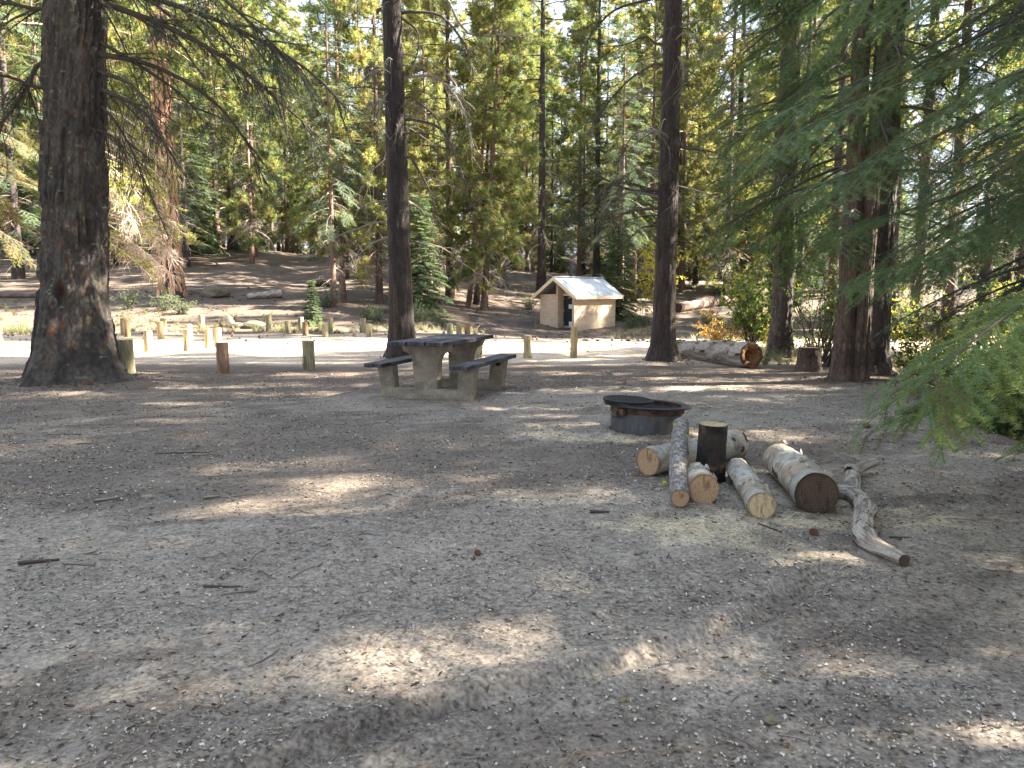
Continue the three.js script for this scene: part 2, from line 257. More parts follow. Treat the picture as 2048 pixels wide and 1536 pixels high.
// ---- pine: whorled limbs with brushes of long needles at the ends, dead limbs below ----
function pineShape(seed, o) {
  const rng = rngOf(seed), wood = new GB(true), dead = new GB(true), crown = new GB(false, true), { H, h0, Lmax } = o;
  const trunk = trunkGeo(H, o.r, 0.03, { sides: o.sides ?? 10, rows: 16, flare: 0.35, lean: o.lean, seed });
  const axisAt = (y) => V((o.lean?.[0] ?? 0) * y, y, (o.lean?.[1] ?? 0) * y);
  for (let i = 0; i < o.limbs; i++) {
    const t = Math.pow((i + rng()) / o.limbs, 0.9), y = h0 + (H - h0) * t, L = Lmax * (0.25 + 0.75 * Math.pow(1 - t, 0.7)) * (0.45 + 0.6 * rng()) * (t < 0.12 ? 0.75 : 1) + 0.2, a = i * 2.4 + rng(), up = mix(-0.15, 0.75, t) + (rng() - 0.5) * 0.4;
    const pts = path(rng, axisAt(y), V(Math.cos(a), up, Math.sin(a)), L, 6, mix(0.75, -0.2, t), 0.22);
    tube(wood, pts, taper(7, 0.012 + L * 0.013, 0.008), 4);
    const nt = Math.round(o.twigs * (0.35 + L / Lmax));
    for (let k = 0; k < nt; k++) {
      const s = 0.35 + 0.65 * Math.pow(rng(), 0.4), { p, d } = along(pts, s), dir = d.clone().multiplyScalar(0.7).addScaledVector(onSphere(rng, _s), 0.75); dir.y += 0.15;
      const tw = path(rng, p, dir, (0.25 + 0.5 * rng()) * o.twigLen, 2, -0.3, 0.3);
      tube(wood, tw, taper(3, 0.009, 0.005), 3);
      const col = rng() < (o.brown ?? 0.04) ? [0.2, 0.12, 0.05] : pick(rng, o.cols);
      for (let m = 0; m < o.tufts; m++) { const e = along(tw, 0.35 + 0.65 * (m + rng()) / o.tufts); tuft(rng, crown, e.p, e.d, o.bladeN, o.bladeL, o.bladeW, col); }
    }
  }
  for (let i = 0; i < (o.dead ?? 0); i++) {
    const y = mix(o.deadFrom ?? 2, h0 + 1, rng()), a = rng() * 6.28, L = (0.8 + 1.7 * rng()) * (o.deadLen ?? 1), pts = path(rng, axisAt(y), V(Math.cos(a), 0.15 + 0.2 * rng(), Math.sin(a)), L, 6, 0.9 + 0.6 * rng(), 0.3);
    tube(dead, pts, taper(7, 0.018 + 0.006 * L, 0.005), 4); deadTwigs(rng, dead, pts, 0.006, Math.round(4 + 5 * L), 0.6, 0.7);
  }
  return { trunk, wood: wood.build(), dead: dead.n ? dead.build() : null, crown: crown.build() };
}
// ---- fir: drooping flat boughs; a bough is a stem with branchlets in a plane, each carrying needles ----
function firBough(rng, wood, crown, p0, dir, L, o) {
  const segs = 7, pts = o.pts ?? path(rng, p0, dir, L, segs, o.droop * (0.7 + 0.6 * rng()), 0.12);
  tube(wood, pts, taper(pts.length, o.stemR ?? (0.01 + L * 0.009), 0.004), 4);
  const step = o.step, n = Math.floor(L * (1 - o.bare) / step);
  for (let i = 0; i < n; i++) {
    const s = o.bare + (1 - o.bare) * (i + rng() * 0.8) / n, { p, d } = along(pts, s), flip = i % 2 ? 1 : -1;
    _u.set(0, 1, 0); const side = V().crossVectors(d, _u).normalize().multiplyScalar(flip), up = V().crossVectors(side, d).multiplyScalar(flip);
    const bl = o.branchlet * (0.35 + 0.65 * Math.sin(Math.PI * Math.min(1, 0.12 + 0.95 * Math.pow(1 - (s - o.bare) / (1 - o.bare), 0.6)))) * (0.6 + 0.6 * rng());
    if (rng() < (o.gap ?? 0)) continue;
    const bd = d.clone().multiplyScalar(0.75).addScaledVector(side, 0.8).addScaledVector(up, (rng() - 0.4) * 0.25), bp = path(rng, p, bd, bl, 4, o.hang * (0.6 + 0.8 * rng()), o.stiff ? 0.2 : 0.12);
    tube(wood, bp, taper(5, o.twigR, o.twigR * 0.5), 3);
    const base = rng() < (o.yellow ?? 0.05) ? o.yellowCol ?? [0.13, 0.12, 0.03] : pick(rng, o.cols), col = jit(rng, base, 0.2);
    needleRow(rng, crown, bp, side, up, o, col);
    const ns = Math.round(bl / o.subStep);
    for (let k = 0; k < ns; k++) { const f = k % 2 ? 1 : -1, e = along(bp, 0.15 + 0.8 * (k + rng()) / ns), sd = V().crossVectors(e.d, up).normalize().multiplyScalar(f), q = path(rng, e.p, e.d.clone().multiplyScalar(0.7).addScaledVector(sd, 0.7), bl * 0.42 * (1.1 - 0.7 * k / ns), 3, o.hang * 0.8, 0.15); if (o.subWood) tube(wood, q, taper(4, o.twigR * 0.6, o.twigR * 0.4), 3); needleRow(rng, crown, q, sd, up, o, jit(rng, col, 0.15)); }
  }
  const end = along(pts, 0.9); needleRow(rng, crown, pts.slice(-3), V().crossVectors(end.d, V(0, 1, 0)).normalize(), V(0, 1, 0), o, pick(rng, o.cols));
}
function needleRow(rng, crown, pts, side, up, o, col) {
  let len = 0; for (let i = 1; i < pts.length; i++) len += pts[i].distanceTo(pts[i - 1]);
  const n = Math.max(2, Math.round(len / o.nStep)), sx = V(), dir = V();
  for (let i = 0; i < n; i++) {
    const { p, d } = along(pts, (i + 0.5 * rng()) / n); sx.crossVectors(d, up).normalize();
    for (const f of [-1, 1]) { dir.copy(d).multiplyScalar(o.stiff ? 0.35 + 0.25 * rng() : 0.55 + 0.3 * rng()).addScaledVector(sx, f * 0.85).addScaledVector(up, (rng() - 0.25) * (o.stiff ? 1.1 : 0.55)).normalize(); _s.copy(d).addScaledVector(up, (rng() - 0.5) * 0.6).normalize(); if (o.round) leaf(crown, p, dir, o.nLen * (0.75 + 0.4 * rng()), o.nW, jit(rng, col, 0.22), _s); else blade(crown, p, dir, o.nLen * (0.75 + 0.4 * rng()), o.nW, jit(rng, col, 0.22), _s); }
  }
}
const FIR_FAR = { droop: 0.7, bare: 0.2, step: 0.13, branchlet: 0.75, hang: 0.35, twigR: 0.006, nStep: 0.06, nLen: 0.11, nW: 0.05, subStep: 0.2, cols: [[0.06, 0.1, 0.04], [0.08, 0.125, 0.04], [0.05, 0.085, 0.045]] };
const FIR_MID = { droop: 0.75, bare: 0.18, step: 0.07, branchlet: 0.62, hang: 0.4, twigR: 0.004, nStep: 0.026, nLen: 0.045, nW: 0.013, subStep: 0.1, cols: [[0.06, 0.115, 0.03], [0.08, 0.13, 0.03], [0.05, 0.1, 0.032]] };
const FIR_NEAR = { droop: 0.5, bare: 0.12, step: 0.062, branchlet: 0.46, hang: 0.4, twigR: 0.0026, nStep: 0.0052, nLen: 0.027, nW: 0.0036, subStep: 0.085, stiff: 1, subWood: true, cols: [[0.12, 0.215, 0.06], [0.1, 0.19, 0.065], [0.17, 0.235, 0.055]], yellow: 0.07 };
function firShape(seed, o) {
  const rng = rngOf(seed), wood = new GB(true), dead = new GB(true), crown = new GB(false, true), trunk = trunkGeo(o.H, o.r, 0.02, { sides: o.sides ?? 10, rows: 16, flare: 0.35, seed });
  for (let i = 0; i < o.limbs; i++) {
    const t = (i + rng()) / o.limbs, y = o.h0 + (o.H - o.h0) * t, L = Math.max(0.25, o.Lmax * Math.pow(1 - t, 0.8) * (0.65 + 0.5 * rng())), a = i * 2.4 + rng() * 0.8;
    firBough(rng, wood, crown, V(0, y, 0), V(Math.cos(a), mix(-0.05, 0.55, t), Math.sin(a)), L, { ...o.bough, droop: o.bough.droop * mix(1, 0.3, t) });
  }
  for (let i = 0; i < (o.dead ?? 0); i++) { const y = mix(0.8, o.h0 + 2, rng()), a = rng() * 6.28, L = 0.5 + 1.3 * rng(), pts = path(rng, V(0, y, 0), V(Math.cos(a), 0, Math.sin(a)), L, 5, 0.8, 0.3); tube(dead, pts, taper(6, 0.014, 0.004), 3); deadTwigs(rng, dead, pts, 0.005, 7, 0.5, 0.6); }
  return { trunk, wood: wood.build(), dead: dead.n ? dead.build() : null, crown: crown.build() };
}
function treeFrom(name, label, category, group, s, mats, pos, turn = 0, scale = 1) {
  const o = thing(name, label, category, pos, turn, group); o.scale.setScalar(scale);
  mesh('trunk', s.trunk, mats[0], o); mesh('branches', s.wood, mats[1], o); if (s.dead) mesh('dead_branches', s.dead, mats[2] ?? M.limbDead, o); mesh('crown', s.crown, M.leaf, o);
  return o;
}
const PINE_COLS = [[0.24, 0.26, 0.065], [0.18, 0.235, 0.065], [0.3, 0.285, 0.075], [0.15, 0.2, 0.065]];
const pineOpt = (o) => ({ H: 26, h0: 3.5, r: 0.22, Lmax: 3.3, limbs: 96, twigs: 18, twigLen: 1.1, tufts: 4, bladeN: 9, bladeL: 0.29, bladeW: 0.04, cols: PINE_COLS, dead: 34, ...o });
const shapes = {
  pineA: pineShape(11, pineOpt({})), pineB: pineShape(12, pineOpt({ H: 30, h0: 8, r: 0.27, Lmax: 3.8, limbs: 92, dead: 34 })), pineC: pineShape(13, pineOpt({ H: 22, h0: 2, r: 0.16, Lmax: 2.6, limbs: 90, lean: [0.02, 0] })), pineD: pineShape(14, pineOpt({ H: 28, h0: 2.8, r: 0.25, Lmax: 4.2, limbs: 112, twigs: 22, cols: [[0.31, 0.3, 0.08], [0.24, 0.27, 0.07], [0.36, 0.32, 0.1]] })),
  firA: firShape(21, { H: 27, h0: 2.4, r: 0.26, Lmax: 3.2, limbs: 110, bough: FIR_FAR, dead: 16 }), firB: firShape(22, { H: 20, h0: 0.8, r: 0.17, Lmax: 2.5, limbs: 100, bough: { ...FIR_FAR, cols: [[0.1, 0.145, 0.045], [0.08, 0.125, 0.045], [0.13, 0.16, 0.045]] }, dead: 8 }), firC: firShape(23, { H: 24, h0: 6, r: 0.22, Lmax: 2.9, limbs: 90, bough: { ...FIR_FAR, branchlet: 0.85, droop: 0.95 }, dead: 36 }),
  firD: firShape(25, { H: 8, h0: 0.3, r: 0.09, Lmax: 1.7, limbs: 140, bough: { ...FIR_FAR, step: 0.09, branchlet: 0.55, bare: 0.1, droop: 0.45, cols: [[0.09, 0.14, 0.04], [0.12, 0.15, 0.04], [0.065, 0.11, 0.04]] } }),
};
const KIND = {
  pineA: ['forest_pine', 'tall pine with yellow-green needle brushes in the woods beyond the road', M.pineBark, M.limbRed], pineB: ['forest_pine', 'tall slim pine with a high crown in the woods beyond the road', M.darkBark, M.limb], pineC: ['forest_pine', 'thin young pine with a narrow crown in the woods beyond the road', M.pineBark, M.limbRed], pineD: ['forest_pine', 'broad sunlit pine with yellowish needles in the woods beyond the road', M.redBark, M.limbRed],
  firA: ['forest_fir', 'tall dark green fir with drooping boughs in the woods beyond the road', M.darkBark, M.limb], firB: ['forest_fir', 'bright green bushy fir with boughs nearly to the ground beyond the road', M.darkBark, M.limb], firC: ['forest_fir', 'thin fir with many bare grey lower branches beyond the road', M.pineBark, M.limbGrey],
  firD: ['understorey_fir', 'young fir of the understorey among the tall trunks beyond the road', M.darkBark, M.limb],
};
const GROUPS = { firD: 'young firs among the tall trunks', pineA: 'yellow-green pines of the far woods', pineB: 'high crowned pines of the far woods', pineC: 'thin young pines of the far woods', pineD: 'broad sunlit pines of the far woods', firA: 'dark firs of the far woods', firB: 'bushy bright firs of the far woods', firC: 'bare-limbed firs of the far woods' };
const first = {};
function forest(kind, x, z, turn, scale = 1) {
  const [name, label, bark, limb] = KIND[kind], y = terr(x, z) - 0.05;
  if (!first[kind]) return first[kind] = treeFrom(name, label, 'tree', GROUPS[kind], shapes[kind], [bark, limb], [x, y, z], turn, scale);
  return copyOf(first[kind], null, [x, y, z], turn, scale);
}
// ---------- the trees of the clearing ----------
const NOCOL = [1, 1, 1];
{ // big old fir beside the bollards
  const rng = rngOf(77), x0 = -7.34, z0 = -12.8;
  const t = thing('old_fir', 'thick old fir with deeply furrowed dark bark beside the wooden bollards', 'tree', [x0, terr(x0, z0) - 0.03, z0]);
  const toCam = Math.atan2(-z0, -x0);   // angle of the side that faces the clearing
  const patches = [[0.42, 1.5, 0.09, 0.22], [0.5, 3.0, 0.05, 0.1], [0.18, 1.95, 0.05, 0.08], [0.3, 2.5, 0.06, 0.1], [0.36, 0.95, 0.08, 0.12], [0.55, 0.85, 0.09, 0.1], [0.1, 1.75, 0.04, 0.06], [0.45, 2.2, 0.07, 0.12]];
  const tint = (a, y) => {
    let c = NOCOL; const d = Math.atan2(Math.sin(a - toCam), Math.cos(a - toCam));
    for (const [da, py, ra, ry] of patches) { const g = Math.exp(-(((d - da) / ra) ** 2) - (((y - py) / ry) ** 2)) + 0.7 * (fbm(a * 14 + 3, y * 11, 3) - 0.5); c = mix3(c, [1.7, 0.95, 0.65], ss(0.35, 0.6, g)); }
    const li = ss(0.7, 0.78, fbm(a * 9 + 40, y * 7 + 3, 4)); c = mix3(c, [1.5, 1.65, 1.2], li * 0.8);
    const ye = ss(0.76, 0.8, fbm(a * 16 + 4, y * 12 + 33, 3)); return mix3(c, [1.7, 1.9, 0.7], ye * 0.8);
  };
  const dent = (a, y) => { const d = Math.atan2(Math.sin(a - toCam), Math.cos(a - toCam)); return -0.085 * Math.exp(-(((d - 0.42) / 0.12) ** 4) - (((y - 1.42) / 0.2) ** 4)); };
  mesh('trunk', trunkGeo(31, 0.53, 0.05, { sides: 240, rows: 430, flare: 0.62, flareH: 0.5, amp: 0.075, fur: 24, seed: 3, power: 2, tint, dent, lobes: 4, lean: [0.07, 0] }), barkMat(T_FIR, 1, 1, 0.02, { vertexColors: true }), t);
  let wood = new GB(true), crown = new GB(false, true);
  const limbs = [[[0.84, 5.99], [1.82, 5.65], [2.83, 5.12], [3.61, 4.5], [4.55, 3.64]], [[0.82, 5.38], [1.46, 5], [1.92, 4.65], [2.22, 4.19]], [[0.81, 4.92], [1.36, 4.69], [1.74, 4.26], [2.07, 3.56]], [[0.81, 4.65], [1.42, 4.34], [1.79, 3.71], [2.2, 3]], [[0.8, 4.38], [1.01, 4.11], [1.26, 3.56], [1.37, 3.08]], [[-0.12, 5.88], [-0.47, 5.89], [-1.1, 5.8], [-1.9, 5.5]], [[-0.18, 5.04], [-0.49, 4.65], [-1.1, 4.03], [-1.7, 3.3]], [[0.86, 6.25], [1.92, 6.03], [3.01, 5.65], [3.95, 5.12], [4.65, 4.42]], [[-0.2, 4.69], [-0.56, 4.81], [-0.96, 4.77], [-1.6, 4.5]], [[0.9, 7.3], [2.02, 6.55], [2.71, 6.1], [3.48, 5.42], [4.1, 4.81]], [[0.5, 4.1], [0.9, 3.95], [1.2, 3.6]], [[0.8, 5.2], [1.5, 5.1], [2.4, 4.6], [2.9, 3.9], [3.1, 3.3]]];
  limbs.forEach((l, k) => {
    wood = new GB(true); crown = new GB(false, true);
    const dz = (rng() - 0.5) * 1.6, s = Math.sign(l[l.length - 1][0]), pts = curve([V(0.07 * l[0][1] + s * 0.2, l[0][1] + 0.1, 0), ...l.map(([x, y], i) => V(x, y, dz * i / 3 + 0.1))], 14), L = pts.reduce((a, p, i) => a + (i ? p.distanceTo(pts[i - 1]) : 0), 0);
    tube(wood, pts, taper(15, 0.022 + 0.009 * L, 0.008), 6);
    for (let i = 0; i < 8 + L * 7; i++) {   // hanging side twigs, mostly bare
      const e = along(pts, 0.18 + 0.8 * rng()), dir = e.d.clone().multiplyScalar(0.55).addScaledVector(onSphere(rng, _s), 0.7); dir.y -= 0.35;
      const q = path(rng, e.p, dir, 0.35 + 0.75 * rng(), 5, 1, 0.3); tube(wood, q, taper(6, 0.0085, 0.003), 3);
      for (let j = 0; j < 3; j++) { const f = along(q, 0.2 + 0.7 * rng()); tube(wood, path(rng, f.p, f.d.clone().addScaledVector(onSphere(rng, _s), 0.8), 0.2 + 0.2 * rng(), 3, 0.6, 0.3), taper(4, 0.005, 0.002), 3); }
      const leafy = k === 0 || k === 7 || k === 9 ? 0.55 : k > 4 && k < 9 ? 0.4 : 0.06;
      if (rng() < leafy) { const sp = { ...FIR_MID, bare: 0.15, step: 0.08, branchlet: 0.4, droop: 0.3, cols: [[0.06, 0.09, 0.04], [0.08, 0.1, 0.04], [0.045, 0.08, 0.04]] }; firBough(rng, wood, crown, e.p, V().copy(e.d).addScaledVector(onSphere(rng, _s), 0.6), 0.6 + 0.7 * rng(), sp); }
    }
    const lm = mesh('limb', wood.build(), M.limb, t); if (crown.n) mesh('needles', crown.build(), M.leaf, lm);
  });
  wood = new GB(true); crown = new GB(false, true);
  for (let i = 0; i < 26; i++) { const a = rng() * 6.28, y = 7.5 + rng() * 4; firBough(rng, wood, crown, V(0.07 * y, y, 0), V(Math.cos(a), -0.05, Math.sin(a)), 3.4 + rng() * 1.4, { ...FIR_MID, gap: 0.25 }); }
  for (let i = 0; i < 70; i++) { const tt = i / 70, a = i * 2.4, y = 11 + 19 * tt; firBough(rng, wood, crown, V(0.07 * y, y, 0), V(Math.cos(a), mix(0, 0.5, tt), Math.sin(a)), mix(4.6, 0.8, tt), FIR_FAR); }
  mesh('branches', wood.build(), M.limb, t); mesh('crown', crown.build(), M.leaf, t);
}
// two slim pines of the clearing: charred trunks with arching bare limbs
function slimPine(name, label, x0, z0, H, r, lean, seed, limbs, green, tint) {
  const rng = rngOf(seed), t = thing(name, label, 'tree', [x0, terr(x0, z0) - 0.03, z0]);
  mesh('trunk', trunkGeo(H, r, 0.04, { sides: 110, rows: 420, flare: 0.55, flareH: 0.35, amp: 0.016, fur: 22, seed, power: 1.8, lean, tint, lobes: 5 }), barkMat(T_DARK, 2, 2, 0.012, { vertexColors: true }), t);
  const wood = new GB(true), pale = new GB(true), crown = new GB(false, true);
  limbs.forEach((l, k) => {
    const crown = new GB(false, true), dz = (rng() - 0.5) * 1.4, pts = curve(l.map(([x, y], i) => V(x - x0, y, dz * i / (l.length - 1))), 12), L = pts.reduce((a, p, i) => a + (i ? p.distanceTo(pts[i - 1]) : 0), 0), light = (k % 4 === 1 || k % 7 === 4) ? 1 : 0, g = new GB(true);
    pts.unshift(V(lean[0] * pts[0].y, pts[0].y - 0.05, 0));
    tube(g, pts, taper(pts.length, 0.02 + 0.008 * L, 0.006), 6); deadTwigs(rng, g, pts, 0.006, Math.round(7 + L * 7), 0.75, 0.9);
    for (let i = 0; i < green[0] * L; i++) { const e = along(pts, 0.45 + 0.54 * rng()), q = path(rng, e.p, e.d.clone().addScaledVector(onSphere(rng, _s), 0.8), 0.3 + 0.4 * rng(), 3, 0.2, 0.3); tube(g, q, taper(4, 0.006, 0.004), 3); for (let m = 0; m < 4; m++) { const w = along(q, 0.4 + 0.15 * m); tuft(rng, crown, w.p, w.d, 16, 0.11, 0.008, pick(rng, [[0.06, 0.08, 0.03], [0.075, 0.09, 0.03]])); } }
    const lm = mesh('limb', g.build(), light ? M.limbGrey : M.limb, t); if (crown.n) mesh('needles', crown.build(), M.leaf, lm);
  });
  for (let i = 0; i < 40; i++) { const a = i * 2.4 + rng(), y = 2.2 + rng() * 7, L = 0.5 + rng() * 1.9, pts = path(rng, V(lean[0] * y, y, 0), V(Math.cos(a), 0.25, Math.sin(a)), L, 7, 1.2, 0.35), g = rng() < 0.35 ? pale : wood; tube(g, pts, taper(8, 0.014 + 0.004 * L, 0.004), 4); deadTwigs(rng, g, pts, 0.005, Math.round(3 + L * 4), 0.6, 0.8); }
  for (let i = 0; i < green[1]; i++) { const tt = i / green[1], a = i * 2.4, y = mix(green[2], H - 0.5, tt), pts = path(rng, V(lean[0] * y, y, 0), V(Math.cos(a), mix(0, 0.7, tt), Math.sin(a)), mix(3.4, 0.8, tt) * (0.7 + 0.5 * rng()), 6, mix(0.7, -0.2, tt), 0.25); tube(wood, pts, taper(7, 0.04, 0.01), 4); for (let k = 0; k < 14; k++) { const e = along(pts, 0.25 + 0.74 * rng()), q = path(rng, e.p, e.d.clone().addScaledVector(onSphere(rng, _s), 0.8), 0.6, 2, -0.2, 0.3); tube(wood, q, taper(3, 0.008, 0.005), 3); for (let m = 0; m < 4; m++) { const w = along(q, 0.3 + 0.2 * m); tuft(rng, crown, w.p, w.d, 9, 0.16, 0.016, pick(rng, PINE_COLS)); } } }
  mesh('branches', wood.build(), M.limb, t); mesh('bare_pale_branches', pale.build(), M.limbGrey, t); mesh('crown', crown.build(), M.leaf, t);
  return t;
}
const scar = (a, y) => { const d = a - 1.9, g = Math.exp(-((d / 0.25) ** 2)) * ss(0.1, 0.5, y) * (1 - ss(1.5, 2.3, y)) + 0.5 * (fbm(a * 9, y * 3, 3) - 0.5); return mix3([1, 1, 1], [2.4, 1.9, 1.4], ss(0.5, 0.7, g) * 0.9).map((v) => v * 0.75 * (0.85 + 0.3 * fbm(a * 5, y * 4 + 9, 2))); };
slimPine('charred_pine', 'slim dark trunk with a scarred base standing behind the picnic table', -2.59, -18.07, 27, 0.29, [-0.012, 0], 31,
  [[[-2.29, 7.79], [-1.61, 7.68], [-1.06, 7.04], [-0.78, 6.17]], [[-2.29, 6.39], [-1.74, 6.39], [-1.18, 5.84], [-0.85, 4.74]], [[-2.3, 5.46], [-1.64, 5.24], [-1.19, 4.4], [-0.91, 3.28]], [[-2.29, 5.95], [-1.75, 5.51], [-1.42, 4.74]], [[-2.59, 6.22], [-2.88, 5.84], [-3.03, 5.13]], [[-2.66, 5.79], [-3.05, 5.9], [-3.34, 5.71]], [[-2.65, 6.49], [-3.1, 6.6], [-3.5, 6.22]], [[-2.31, 4.63], [-1.89, 3.84], [-1.69, 3.16]], [[-2.51, 7.68], [-2.12, 7.36], [-2.19, 6.82], [-2.53, 6.39]], [[-2.5, 8.9], [-1.61, 8.32], [-1, 7.36], [-0.27, 7.36], [0.4, 7.3]]], [2, 46, 10], scar);
slimPine('slim_pine', 'slim straight trunk with flared roots standing between the hut and the big fallen log', 3.25, -16.51, 25, 0.245, [0.008, 0], 37,
  [[[2.99, 3.54], [2.38, 3.64], [1.74, 3.95], [1.42, 4.17], [0.95, 4.2]], [[2.99, 3.49], [2.48, 3.54], [2.12, 3.41], [1.81, 3.07]], [[2.94, 6.56], [2.73, 6.68], [2.33, 6.51], [1.81, 6.46]], [[2.95, 6.16], [2.54, 5.96], [2.03, 5.47], [1.63, 4.86]], [[2.96, 4.81], [2.57, 4.76], [2.26, 4.25], [2.11, 3.64]], [[2.96, 5.57], [2.65, 5.57], [2.35, 5.32], [2.15, 4.86]], [[2.92, 7.44], [2.11, 7.24], [1.7, 6.85], [1.3, 6.26]], [[3, 3.23], [2.49, 3.18], [1.97, 2.92], [1.4, 2.7]], [[3, 2.87], [2.71, 2.81], [2.52, 2.69]], [[3.27, 6.46], [3.47, 6.06], [3.4, 5.47]], [[3.37, 2.76], [3.55, 2.92], [3.71, 2.9]], [[2.98, 3.95], [2.58, 4], [2.27, 3.74]], [[2.98, 3.6], [2.2, 3.75], [1.5, 3.2], [1.0, 2.9]]], [7, 44, 9], () => [1.05, 0.98, 0.94]);

// firs on the right of the clearing
function bankFir(name, label, x0, z0, stems, seed, boughs, opts = {}) {
  const rng = rngOf(seed), t = thing(name, label, 'tree', [x0, terr(x0, z0) - 0.05, z0]);
  for (const [dx, dz, H, r, lx, lz] of stems) { const m = mesh('trunk', trunkGeo(H, r, 0.03, { sides: 90, rows: 300, flare: 0.45, flareH: 0.4, amp: 0.028, fur: 13, seed: seed + dx * 9, power: 1.8, lean: [lx, lz] }), opts.bark ?? M.redBark, t); m.position.set(dx, 0, dz); }
  const wood = new GB(true), crown = new GB(false, true);
  boughs(rng, wood, crown, (make) => { const w = new GB(true), c = new GB(false, true); make(w, c); const b = mesh('bough', w.build(), M.limb, t); mesh('needles', c.build(), M.leaf, b); });
  mesh('branches', wood.build(), M.limb, t); mesh('crown', crown.build(), M.leaf, t);
  return t;
}
const topOf = (rng, wood, crown, y0, H, L, n, ox = 0) => { for (let i = 0; i < n; i++) { const tt = i / n, a = i * 2.4; firBough(rng, wood, crown, V(ox, mix(y0, H, tt), 0), V(Math.cos(a), mix(-0.05, 0.5, tt), Math.sin(a)), Math.max(0.5, L * (1 - tt) * (0.75 + 0.4 * rng())), FIR_FAR); } };
bankFir('twin_fir', 'red-brown twin-stemmed fir at the edge of the bank beside the stump', 5.6, -12.8, [[-0.05, 0, 24, 0.165, 0.006, 0], [0.17, 0.04, 23, 0.15, 0.022, 0.004]], 51, (rng, wood, crown, part) => {
  for (let i = 0; i < 46; i++) {
    const y = 2.6 + 6.2 * Math.pow(i / 46, 0.9), a = Math.PI + (rng() - 0.5) * 2.9 + (i % 5 === 0 ? 2.6 : 0);   // round the left, road and clearing sides
    part((w, c) => firBough(rng, w, c, V(0.05, y, 0), V(Math.cos(a), 0.02 + 0.12 * rng(), Math.sin(a)), 1.9 + 1.3 * rng(), { ...FIR_MID, droop: 0.85, hang: 0.55, bare: 0.22 }));
  }
  topOf(rng, wood, crown, 8.6, 23.5, 3.6, 60);
});
bankFir('bank_fir', 'dark-barked fir on the bank close behind the twin-stemmed fir', 6.68, -14.15, [[0, 0, 26, 0.26, 0.004, 0]], 53, (rng, wood, crown) => {
  for (let i = 0; i < 26; i++) { const y = 3 + 6 * i / 26, a = i * 2.4; firBough(rng, wood, crown, V(0, y, 0), V(Math.cos(a), 0.05, Math.sin(a)), 2 + 1.2 * rng(), { ...FIR_MID, gap: 0.2 }); }
  topOf(rng, wood, crown, 9, 25.5, 3.6, 60);
}, { bark: M.firBark });
bankFir('road_fir', 'fir with a leaf-hidden trunk behind the big fallen log', 6.3, -18, [[0, 0, 25, 0.25, 0, 0]], 57, (rng, wood, crown) => {
  for (let i = 0; i < 34; i++) { const y = 3.4 + 6.5 * i / 34, a = i % 3 ? Math.PI + (rng() - 0.5) * 2.6 : rng() * 6.28; firBough(rng, wood, crown, V(0, y, 0), V(Math.cos(a), 0.03, Math.sin(a)), 1.5 + 0.9 * rng(), { ...FIR_MID, droop: 0.9, gap: 0.1 }); }
  topOf(rng, wood, crown, 10, 24.5, 1.9, 44);
}, { bark: M.firBark });
